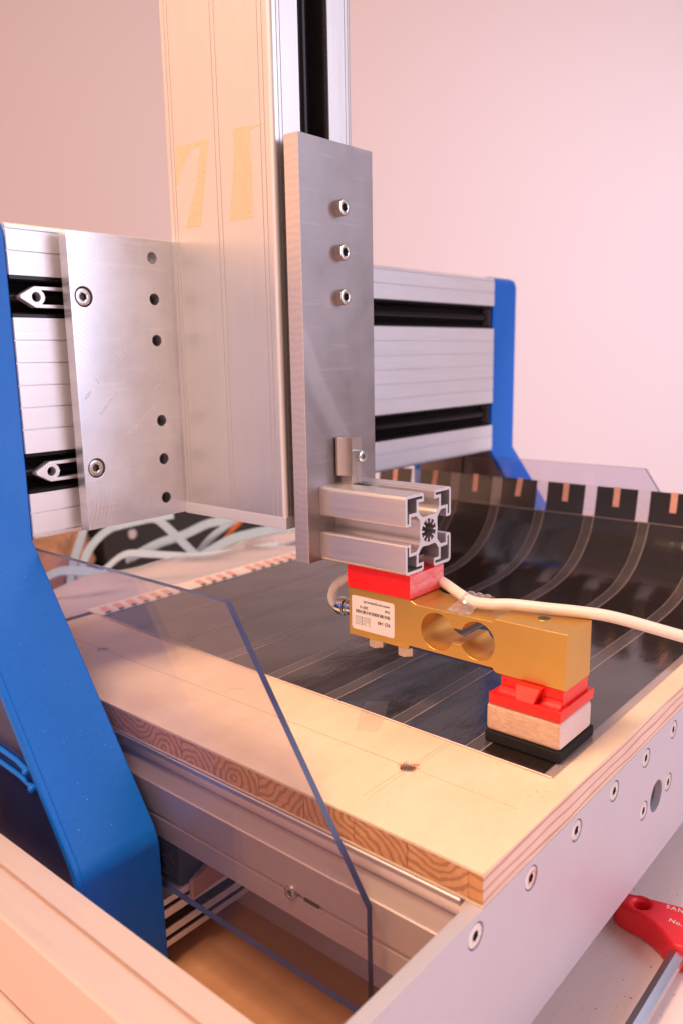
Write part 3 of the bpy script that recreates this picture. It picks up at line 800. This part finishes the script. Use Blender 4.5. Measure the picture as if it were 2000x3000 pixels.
# lower cross profile joining the legs: strips and grooves
cr = [(190.8, -92.5), (221, -92.5), (221, -122.3), (190.8, -122.3), (190.8, -118.6), (194.0, -118.6), (194.0, -115.6), (190.8, -115.6),
      (190.8, -111.0), (200, -111.0), (200, -104.1), (190.8, -104.1), (190.8, -99.0), (194.0, -99.0), (194.0, -96.1), (190.8, -96.1)]
prism('cross_profile', [cr], 'X', -16.9, 511, 'anod_x', ga, bev=0.25)
for z0, z1 in ((-99.0, -96.1), (-111.0, -104.1), (-118.6, -115.6)):
    box('slot_shade', -16.8, 510.8, 191.6, 193.8, z0+0.05, z1-0.05, 'black_plastic', ga, 0.1)  # black strips added as the shade in the grooves
# bearing and bracket below the bed
bh = thing('bearing_block', (20, 200, -92), 'dark bearing housing with a ring and small steel bracket beneath the bed', 'bearing')
box('housing', -4, 40, 192, 224, -92.3, -66, 'black', bh, 2.0)
revolve('bearing_ring', [(5.2, 0), (6.3, 0.0), (6.3, 2.0), (5.2, 2.0), (5.2, 0)], (-4.2, 202, -80), (-1, -0.25, 0), 'steel', bh, 36)
bk_o = [(1.0, -99.5), (16, -98), (30, -98), (30, -86), (17, -86), (13, -84.5), (7, -87), (5.5, -87), (4, -88.5), (1.5, -89)]
prism('steel_bracket', [bk_o], 'Y', 186.5, 190.2, 'paper', bh, bev=0.3)

# ------------------------------------------------------------ tool column and its carriage plate
tc = thing('tool_column', (120, 235, 99.5), 'tall upright aluminium column with black slot, carried by a scratched plate on the gantry', 'column')
CX0, CX1, CY0, CY1 = 86.1, 154.3, 188.0, 282.0
def col_outline():
    def g(seq): return seq
    p = []
    # left face (x=CX0) from back to front with double grooves
    p.append((CX0+1.2, CY1))
    p.append((CX0, CY1-1.2))
    for y in (277.2, 274.2, 236.2, 232.6, 198.0, 194.6):
        p += [(CX0, y+0.35), (CX0+0.45, y+0.35), (CX0+0.45, y-0.35), (CX0, y-0.35)]
    # rounded front-left corner
    for i in range(7):
        t = math.radians(180+90*i/6); p.append((CX0+3.0+3.0*math.cos(t), CY0+3.0+3.0*math.sin(t)))
    for x in (90.6, 93.2):
        p += [(x-0.3, CY0), (x-0.3, CY0+0.6), (x+0.3, CY0+0.6), (x+0.3, CY0)]
    p += [(107.4, CY0), (107.4, CY0+4), (106.2, CY0+4), (106.2, CY0+17), (133.4, CY0+17), (133.4, CY0+4), (132.4, CY0+4), (132.4, CY0)]
    for x in (147.4, 150.2):
        p += [(x-0.3, CY0), (x-0.3, CY0+0.6), (x+0.3, CY0+0.6), (x+0.3, CY0)]
    for i in range(7):
        t = math.radians(270+90*i/6); p.append((CX1-3.0+3.0*math.cos(t), CY0+3.0+3.0*math.sin(t)))
    p += [(CX1, CY1), ]
    return p
prism('column_profile', [col_outline()], 'Z', 107.2, 560, 'anod', tc, bev=0.12)
rl = [(107.6, CY0+0.8), (107.6, CY0+16.9), (132.2, CY0+16.9), (132.2, CY0+0.8), (130.2, CY0+0.8), (128.8, CY0+4), (128.9, CY0+8), (126.5, CY0+11.5),
      (123.6, CY0+8.6), (122.0, CY0+6.6), (119.9, CY0+6.0), (117.8, CY0+6.6), (116.2, CY0+8.6), (113.2, CY0+11.5), (110.9, CY0+8), (111.0, CY0+4), (109.6, CY0+0.8)]
prism('guide_rail', [rl], 'Z', 107.4, 559, 'black_plastic', tc, bev=0.3, bres=2, angle=50)
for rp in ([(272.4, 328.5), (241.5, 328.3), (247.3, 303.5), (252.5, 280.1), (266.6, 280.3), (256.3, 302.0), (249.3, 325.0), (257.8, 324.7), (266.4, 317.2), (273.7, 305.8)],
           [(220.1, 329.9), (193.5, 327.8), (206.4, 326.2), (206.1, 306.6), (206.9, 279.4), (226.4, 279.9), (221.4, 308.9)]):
    prism('reflection_patch', [rp], 'X', CX0-0.12, CX0-0.03, 'reflection', tc, bev=0.0)  # yellow reflections on the left face, painted as thin patches
box('end_cap', CX0-0.1, CX1+0.1, CY0-0.1, CY1+0.1, 99.5, 107.1, 'anod_x', tc, 0.35)
bo = [(12, 100.2), (228, 100.2), (228, 274.2), (12, 274.2)]
hl = [circ(70.7, z, 3.6, 28, rev=True) for z in (263.1, 238.2, 212.9, 162.4, 137.6, 112.1)]
cb = [circ(20.7, z, 5.9, 32, rev=True) for z in (237.8, 137.3)]
bp_ = prism('carriage_plate', [bo]+hl+cb, 'Y', 282.1, 290, 'bracket', tc, bev=0.3)
for (x0, z0), (x1, z1), wd in (((45.1, 155.8), (69.2, 174.8), 1.9), ((25.6, 169.0), (37.9, 182.0), 1.5), ((16.1, 178.6), (21.2, 184.1), 2.0), ((65.6, 181.2), (72.6, 187.7), 1.0), ((24.4, 190.7), (26.6, 187.1), 1.6)):
    dx, dz = x1-x0, z1-z0; L_ = math.hypot(dx, dz); nx, nz = -dz/L_, dx/L_; pl, pr = [], []
    for k in range(9):
        t = k/8; ww = wd*math.sin(math.pi*min(1, 0.12+t*0.9))*random.uniform(0.4, 0.6)
        pl.append((x0+dx*t+nx*ww, z0+dz*t+nz*ww)); pr.append((x0+dx*t-nx*ww, z0+dz*t-nz*ww))
    prism('scuff_mark', [pl+pr[::-1]], 'Y', 282.03, 282.08, 'scuff', tc, bev=0.0)
for z in (237.8, 137.3):
    hex_socket_screw('screw', (20.7, 286.2, z), (0, -1, 0), 5.2, 3.4, 'steel', tc, 2.4, 2.2, rim=0.9, spin=z)
    box('counterbore_floor', 14.5, 27, 286.3, 289.8, z-6, z+6, 'black', tc, 0)
box('hole_backing', 66, 76, 288.0, 289.9, 106, 256, 'black', tc, 0)
for c in (237.4, 137.1):
    # pointed carriage shoe running in the black guide: nose with bore, two parallel arms
    hh = 5.9
    o = [(-11.8, c+0.6), (-11.2, c+1.2), (-3.0, c+hh), (24, c+hh), (24, c+hh-1.9), (1.0, c+hh-1.9), (2.6, c+2.2), (3.3, c), (2.6, c-2.2), (1.0, c-hh+1.9), (24, c-hh+1.9), (24, c-hh), (-3.0, c-hh), (-11.2, c-1.2), (-11.8, c-0.6)]
    prism('carriage_shoe', [o, circ(-2.2, c, 2.75, 28, rev=True)], 'Y', 294.2, 300, 'cutface', tc, bev=0.15)

# ------------------------------------------------------------ adapter plate in front of the column
ap = thing('adapter_plate', (120, 178, 80.5), 'dull grey upright metal plate with three socket screws, standing in front of the column', 'metal plate')
PX0, PX1, PY0, PY1, PZ0, PZ1 = 88.2, 152.2, 172.0, 182.8, 80.5, 320.3
me = prism_mesh('plate_body', [[(PX0, PZ0), (PX1, PZ0), (PX1, PZ1), (PX0, PZ1)]], 'Y', PY0, PY1, 0.3, 2)
po = link('plate_body', me, ['plate', 'edge'], ap)
for p in me.polygons:
    p.material_index = 1 if abs(p.normal.x) > 0.7 or abs(p.normal.z) > 0.7 else 0
for i, z in enumerate((284.5, 260.0, 235.0)):
    hex_socket_screw('screw', (119.9, 172.0, z), (0, -1, 0), 4.7, 5.6, 'nickel', ap, 2.5, 3.0, rim=0.7, seg=36, spin=0.5*i+0.2)
    revolve('spacer', [(5.5, 0), (5.5, 5.0)], (119.9, 182.9, z), (0, 1, 0), 'steel', ap, 24)

# ------------------------------------------------------------ T-slot profile
tp = thing('slotted_profile', (121, 140, 80.8), 'short square aluminium T-slot profile with its sawn cross-section facing the viewer', 'aluminium profile')
def q1():
    return [(0, 8.8), (3.6, 8.5), (6.2, 8.5), (7.8, 9.6), (10.2, 12.4), (10.2, 17.4), (5.1, 17.4), (5.1, 21.6), (6.0, 22.1), (6.0, 22.5), (20.0, 22.5), (20.96, 22.31), (21.77, 21.77)]
def rot4(q):
    # q runs from the top slot centre to the right corner; mirror it for the other half
    half = [(x, y) for x, y in q]
    mir = [(y, x) for x, y in q[::-1]]
    quad = half+mir[1:]
    out = []
    for k in range(4):
        for (x, y) in quad[:-1]:
            for _ in range(k): x, y = y, -x
            out.append((x, y))
    return out
outer = rot4(q1())
cav = [(7.0, 20.7), (20.0, 20.7), (20.6, 20.4), (20.7, 20.0), (20.7, 7.0), (20.2, 6.5), (19.6, 6.5), (19.2, 7.0), (19.2, 12.1), (12.1, 12.1), (12.1, 19.2), (7.0, 19.2), (6.5, 19.6), (6.5, 20.2)]
cavs = []
for k in range(4):
    l = []
    for (x, y) in cav:
        for _ in range(k): x, y = y, -x
        l.append((x, y))
    cavs.append(l)
star = []
NT = 10
for i in range(NT):
    a = 2*math.pi*i/NT+math.pi/2
    for da, r in ((-0.215, 7.0), (0.215, 7.0), (0.235, 4.5), (2*math.pi/NT-0.235, 4.5)):
        star.append((r*math.cos(a+da), r*math.sin(a+da)))
PCX, PCZ = 121.0, 103.3
T = lambda l: [(PCX+x, PCZ+z) for x, z in l]
me = prism_mesh('profile_body', [T(outer)]+[T(c) for c in cavs]+[T(star)], 'Y', 109.3, 171.9, 0.0)
ob = link('profile_body', me, ['anod_y', 'cutface'], tp, angle=40)
for p in me.polygons: p.material_index = 1 if abs(p.normal.y) > 0.9 else 0
revolve('slot_bolt', [(0, 1.0), (2.0, 1.2), (2.6, 2.6), (3.6, 2.9), (4.3, 2.2), (4.4, -6)], (123.5, 152.9, 119.8), (0, 0, 1), 'zinc', tp, 26)
box('lower_slot_nut', 113, 129, 118, 134, 81.6, 86.5, 'steel', tp, 0.5)

# ------------------------------------------------------------ upright slot nut
sn = thing('slot_nut', (120, 162, 125.8), 'small upright slot nut with shiny grub screw, standing on the silver profile', 'slot nut')
no = [(114.9, 160.1), (124.6, 160.1), (124.6, 169.8), (112.5, 169.8), (112.5, 167.9), (114.9, 164.0)]
no = [(114.9, 160.1), (123.9, 160.1), (123.9, 171.0), (112.9, 171.0), (112.9, 169.2), (114.9, 165.4)]
prism('nut_body', [no], 'Z', 130.6, 153.6, 'nickel', sn, bev=0.4, bres=2)
box('nut_foot', 114.9, 123.9, 160.1, 169.0, 125.9, 131, 'nickel', sn, 0.3)
hex_socket_screw('grub_screw', (119.9, 160.3, 142.5), (0, -1, 0), 3.6, 5.2, 'zinc', sn, 1.3, 0.5, rim=0.7, spin=0.2)
for k in range(3):
    revolve('thread', [(3.2, 0), (3.55, 0.35), (3.2, 0.7)], (119.9, 159.6-k*0.8, 142.5), (0, -1, 0), 'zinc', sn, 28, 20)
box('nut_ridge', 119.5, 120.0, 159.75, 160.2, 128.0, 136.0, 'steel', sn, 0.1)

# ------------------------------------------------------------ upper red block
ub = thing('red_spacer_block', (118, 131, 67), 'solid red plastic block with scuffed pale end, under the silver profile', 'plastic block')
me_bm = bmesh.new(); box_bm(me_bm, 101.5, 135.4, 108.5, 154.1, 66.7, 80.7, 0.5, 3)
me = bm_mesh('block_body', me_bm); ob = link('block_body', me, ['red', 'red_scuff'], ub)
for p in me.polygons: p.material_index = 1 if p.normal.y < -0.9 else 0

# ------------------------------------------------------------ load cell
lc = thing('load_cell', (116, 85, 37), 'gold anodised load cell beam with a dog-bone opening and a white printed label', 'load cell')
ZT, ZB = 66.6, 37.2
body = [(15.2, ZB), (54.0, ZB), (55.2, ZB+0.6), (56.2, 39.5), (109.4, 39.5), (110.2, ZB), (153.8, ZB), (153.8, ZT), (110, ZT), (107.6, 66.0), (105.5, 64.9), (103.5, 64.7), (57.2, 64.7), (56.0, 65.0), (55.4, ZT), (15.2, ZT)]
# dog-bone opening
db = []
c1, c2, R_ = (91.0, 51.9), (65.6, 52.1), 10.5
hz = 4.1
a1 = math.asin(hz/R_)
for i in range(29):   # right-hand circle (low y) from top junction round to bottom
    t = a1+(2*math.pi-2*a1)*i/28
    db.append((c2[0]+R_*math.cos(t), c2[1]+R_*math.sin(t)))
for i in range(29):
    t = math.pi+a1+(2*math.pi-2*a1)*i/28
    db.append((c1[0]+R_*math.cos(t), c1[1]+R_*math.sin(t)))
me = prism_mesh('cell_body', [body, db[::-1]], 'X', 102.1, 130.6, 0.5, 2)
ob = link('cell_body', me, ['gold', 'gold_bore'], lc, angle=30)
for p in me.polygons:
    c_ = p.center/S
    if abs(p.normal.x) < 0.5 and 41 < c_.z < 63.2 and 54.6 < c_.y < 101.9: p.material_index = 1
revolve('threaded_hole', [(4.0, 0.02), (3.9, 0.14), (3.5, 0.14), (3.1, 0.03)], (118.2, 35.6, ZT), (0, 0, 1), 'gold', lc, 28)
revolve('hole_shade', [(0, 0.10), (3.45, 0.10)], (118.2, 35.6, ZT), (0, 0, 1), 'dark_hole', lc, 28)  # dark disc painted as the shade inside the uncut hole
box('navy_strip', 103.2, 128, 56.4, 109.2, ZB+0.3, 39.45, 'navy', lc, 0.5)  # dark navy strip filling the relieved underside
for (yy, xx) in ((137.2, 108.5), (115.2, 107.5)):
    o = circ(xx, yy, 4.9, 6, 0.35)
    prism('hex_bolt_head', [o], 'Z', 31.2, 37.1, 'nickel', lc, bev=0.5, bres=2)
# label
lb = prism('label_sticker', [rrect(119.7, 151.2, 41.5, 62.2, 1.6)], 'X', 102.06-0.12, 102.06-0.02, 'label', lc, bev=0.0)
XL = 101.92
def lt(txt, size, y, z, bold=0.0, sx=1.0): text_mesh(txt, size, (XL, y, z), (0, 1, 0), (0, 0, -1), 'ink', lb, 'lettering', bold, 1.0, sx)
lt('KD 140', 2.8, 122.9, 49.4, 0.07, 1.0)
lt('Kaft', 2.2, 123.0, 57.0, 0.04); lt('200 N', 2.4, 139.0, 56.6, 0.04); lt('www.me-systeme.de', 2.35, 123.0, 59.9, 0.04, 0.98)
random.seed(21)
y = 122.8
bars = bmesh.new()
while y < 147.6:
    wd = random.choice((0.25, 0.35, 0.5, 0.9)); box_bm(bars, XL-0.02, XL+0.03, y, y+wd, 52.0, 53.9); y += wd+random.choice((0.25, 0.3, 0.5))
link('barcode', bm_mesh('barcode', bars), 'ink', lb, smooth=False)
lg = bmesh.new()
def seg2(y0, z0, y1, z1, t=0.16):
    box_bm(lg, XL-0.02, XL+0.03, min(y0, y1)-t/2, max(y0, y1)+t/2, min(z0, z1)-t/2, max(z0, z1)+t/2)
# outlined letters M and E, upside down like the rest of the print
def outl(y0, y1, z0, z1):
    seg2(y0, z0, y1, z0); seg2(y0, z1, y1, z1); seg2(y0, z0, y0, z1); seg2(y1, z0, y1, z1)
for zz in (45.0, 46.9, 48.8): outl(143.6, 148.3, zz, zz+0.9)
outl(142.4, 143.4, 45.0, 49.7)
outl(137.4, 138.3, 45.0, 49.7); outl(140.6, 141.5, 45.0, 49.7); outl(138.9, 139.9, 47.0, 49.7)
link('emblem', bm_mesh('emblem', lg), 'ink', lb, smooth=False)
# cable gland at the rear end
revolve('cable_gland', [(0, 0), (4.2, 0), (4.2, 12), (4.9, 12.2), (4.9, 13.5), (4.4, 13.7), (4.4, 14.5), (5.6, 14.8), (5.8, 18), (5.2, 20.5), (3.4, 21.3), (3.0, 21.3)], (117, 153.9, 47.5), (0, 1, 0), 'chrome', lc, 30, 25)
revolve('gland_seal', [(4.5, 13.6), (4.75, 13.8), (4.5, 14.6)], (117, 153.9, 47.5), (0, 1, 0), 'black', lc, 30, 25)

# ------------------------------------------------------------ cable
cab = tube('cream_cable', [(117, 173, 47.5), (117, 178.5, 48.5), (118, 180.5, 53), (121, 178, 60), (127, 168, 67), (133, 155, 71.5), (139, 140, 72.5), (139.5, 122, 71.0), (132.5, 106, 69.9), (122.5, 90, 69.2), (115.5, 76.5, 68.6), (115.2, 65, 69.4), (119.1, 54.6, 70.2), (125.1, 36.2, 70), (130.0, 22, 69.8), (135.5, 5, 68.6), (147, -25.6, 61.8), (166, -60, 52), (190, -100, 38)], 3.0, 'cable', None, 20, 8)
tag(cab, 'thick cream cable looping from the golden load cell and off to the right', 'cable')
# clear tape holding the cable
bm = bmesh.new()
TP = [(101.8, 85, 64.9), (107, 84.5, 65.2), (111, 84, 66.5), (114.5, 83.5, 70.0), (118, 83, 72.3), (122, 82.5, 71.6), (125.5, 82, 68.0), (128, 81.5, 65.4)]
def ft(u, v):
    k = u*(len(TP)-1); i = min(int(k), len(TP)-2); t = k-i
    p = Vector(TP[i]).lerp(Vector(TP[i+1]), t); return p+Vector((0, -14*v+1.5*math.sin(7*u), 0.35*math.sin(17*v+11*u)+0.25*math.sin(31*u)+0.3))
tp_o = grid_surface('clear_tape', ft, 34, 16, 'tape_shiny', None, 0.06)
tag(tp_o, 'crinkled clear tape strapping the cream cable onto the golden load cell', 'tape')

# ------------------------------------------------------------ lower red block, wood block, foam
lr = thing('red_foot_block', (117, 35, 22.3), 'stepped red plastic foot with notched corners, clamped under the front end of the load cell', 'plastic block')
me = prism_mesh('boss_face', [[(39.3, 28.5), (39.4, 36.7), (26.6, 36.7), (29.9, 28.5)]], 'X', 96.93, 97.1, 0.0); link('boss_face', me, 'red_layers', lr)  # print layers, painted lighter to set the lit boss off from its recesses
fo_ = [(15.0, 22.3), (55.0, 22.3), (55.0, 28.2), (39.6, 28.2), (39.8, 37.0), (26.0, 37.0), (29.6, 28.2), (15.0, 28.2)]
prism('foot_front', [fo_], 'X', 97, 102.0, 'red', lr, bev=0.35, bres=2)
box('slab', 101.6, 136.6, 15.0, 55.0, 22.32, 28.18, 'red', lr, 0.3, 2)
box('riser', 102.6, 131.8, 16.4, 51.0, 28.1, 37.1, 'red', lr, 0.4, 2)
for yy0, yy1 in ((40, 51), (16.5, 27)):
    me = prism_mesh('fillet', [[(101.9, 28.0), (98.2, 28.1), (99.5, 28.7), (100.8, 29.8), (101.9, 31.6)]], 'Y', yy0, yy1, 0.1); link('fillet', me, 'red', lr)
wb = bmesh.new(); box_bm(wb, 97.0, 134.2, 14.6, 56.6, 7.0, 22.2, 2.4, 4)
me = bm_mesh('wood_block', wb); ob = link('wood_block', me, ['block', 'block_end'])
for p in me.polygons: p.material_index = 1 if p.normal.y < -0.8 else 0
tag(ob, 'small raw pale wood block under the red foot, on black foam', 'wood block')
fo = bmesh.new(); box_bm(fo, 96.6, 137.2, 14.4, 57.0, 0.75, 6.9, 1.0, 3)
tag(link('foam_pad', bm_mesh('foam_pad', fo), 'foam'), 'square black foam pad under the small wood block', 'foam pad')

# ------------------------------------------------------------ hex key on the table
hk = thing('hex_key', (180, -27, TZ), 'red-handled T-grip hex key lying on the table in front of the silver plate', 'hex key')
half = [(201.5, -27), (200.8, -19), (198, -8), (195, 3), (193, 11), (191, 15.5), (187, 17.3), (182, 15.5), (179.3, 11.5), (178.0, 5), (177.2, -3), (175.2, -9.5), (171.5, -16), (167.0, -21.5), (165.0, -27)]
outline = half+[(x, -54-y) for x, y in half[::-1][1:-1]]
me = prism_mesh('grip', [outline, circ(187.2, 1.0, 4.4, 30, rev=True), circ(187.2, -55, 4.4, 30, rev=True)], 'Z', TZ+0.3, -122.8, 2.9, 6)
link('grip', me, 'hexred', hk, angle=60)
hexo = [( -27+4.4*math.cos(math.radians(30+60*i)), -131+4.4*math.sin(math.radians(30+60*i))) for i in range(6)]
prism('shaft', [hexo], 'X', -60, 168, 'hexsteel', hk, bev=0.35, bres=2)
text_mesh('SAN', 4.6, (192.3, -11.6, -122.72), (0.16, -1, 0), (1, 0.16, 0), 'white_ink', hk, 'lettering', 0.04, 1.25)
text_mesh('No.', 4.6, (181.6, -16.6, -122.72), (0.05, -1, 0), (1, 0.05, 0), 'white_ink', hk, 'lettering', 0.04, 1.15)

# ------------------------------------------------------------ clutter far behind
pb = thing('black_case', (560, 1020, TZ), 'black round-cornered metal case with one screw, far behind the board', 'case')
prism('case_body', [rrect(445, 820, TZ+1, 60, 40, 8)], 'Y', 950, 1150, 'black', pb, bev=2)
revolve('screw', [(0, 3), (8, 3), (9, 0)], (498, 949.5, -78), (0, -1, 0), 'steel', pb, 20)
RB = [('ribbon_w', 11, [(295, 652, 24), (307, 636, 16), (316, 625, 13), (326, 607, -5), (336, 591, -24), (346, 574, -44)], 'whitish flat cable slanting down from under the column', 0.3),
      ('ribbon', 9, [(272, 735, -66), (278, 731, -42), (288, 725, -23), (303, 712, -6), (317, 698, 0), (338, 676, 6), (360, 655, 10)], 'pale blue flat cable arching over the black case', 0.9),
      ('ribbon', 8, [(262, 745, -80), (268, 741, -46), (277, 738, -22), (283, 735, -4)], 'short pale blue flat cable rising at the far left of the cable tangle', 1.2),
      ('ribbon_w', 9, [(238, 627, -30), (255, 610, -13), (273, 589, -13), (291, 567, -15), (310, 545, -16), (343, 508, -11), (368, 481, -5)], 'broad whitish flat cable lying level behind the film strip', 0.5),
      ('ribbon', 11, [(340, 735, -55), (351, 722, -48), (371, 703, -35), (393, 680, -25), (415, 659, -12), (430, 642, -7), (446, 628, 0)], 'pale blue flat cable climbing to the right behind the crossing white one', 0.8),
      ('ribbon', 8, [(420, 690, -60), (430, 679, -42), (443, 669, -28), (466, 650, -8)], 'short steep pale blue flat cable beside the orange wire', 0.9),
      ('ribbon', 12, [(372, 622, -42), (387, 608, -30), (404, 591, -19), (434, 559, -10), (453, 538, -7), (480, 508, -4)], 'blue flat cable running right towards the grey plate', 0.7),
      ('ribbon', 10, [(169, 630, -24), (181, 617, -17), (198, 597, -18), (214, 577, -24)], 'flat cable seen through the clear sheet, nearest the blue leg', 0.6),
      ('ribbon', 9, [(210, 648, -62), (218, 641, -53), (232, 627, -42), (246, 613, -37)], 'low slanting flat cable seen through the clear sheet', 0.6)]
for mt, wd, pts, lab, tl in RB:
    o = ribbon('flat_cable', pts, wd*1.2, mt, None, (0, 0, 1), 1.2, tilt=tl)
    tag(o, lab, 'cable', 'flat cables tangled behind the board')
tag(tube('orange_wire', [(452, 685, -60), (460, 675, -42), (470, 668, -28), (486, 655, -10)], 3.0, 'orange', None, 10, 5), 'orange wire among the pale flat cables behind the column', 'wire')
def crumple(loc, r, sq, label):
    bm = bmesh.new(); bmesh.ops.create_icosphere(bm, subdivisions=4, radius=1.0)
    from mathutils import noise as mn
    sd = Vector((random.uniform(0, 50), random.uniform(0, 50), 0))
    for v in bm.verts:
        n = v.co.normalized()
        k = 1+0.30*mn.noise(n*1.6+sd)+0.16*abs(mn.noise(n*4+sd))+0.06*abs(mn.noise(n*9+sd))
        v.co = Vector((loc[0]+n.x*r*k*sq[0], loc[1]+n.y*r*k*sq[1], max(TZ+0.5, loc[2]+n.z*r*k*sq[2])))*S
    return tag(link('paper_wad', bm_mesh('paper_wad', bm), 'paper', None, angle=25), label, 'crumpled paper', 'crumpled brown paper behind the board')
crumple((330, 960, -105), 52, (1.0, 1.0, 0.9), 'largest crumpled brown paper ball, left of the black case')
crumple((270, 900, -118), 36, (1.1, 1.0, 0.8), 'crumpled brown paper nearest the blue leg')
crumple((395, 1010, -100), 48, (1.0, 1.2, 1.0), 'crumpled brown paper touching the black case')
cbx = thing('cardboard_box', (330, 1160, TZ), 'plain brown cardboard box at the far left behind the crumpled paper', 'box')
box('box_body', 230, 420, 1090, 1240, TZ+0.2, -30, 'card', cbx, 1.5)
box('box_flap', 225, 425, 1060, 1092, -34, -31, 'card', cbx, 0.5)
mx = thing('dark_motor', (210, 1000, TZ), 'small dark motor standing on the table at the far left', 'motor')
revolve('motor_body', [(0, 70), (24, 70), (28, 64), (28, 0)], (215, 985, TZ), (0, 0, 1), 'black', mx, 28)
revolve('motor_shaft', [(0, 16), (5, 16), (5, 0)], (215, 985, TZ+70), (0, 0, 1), 'steel', mx, 16)
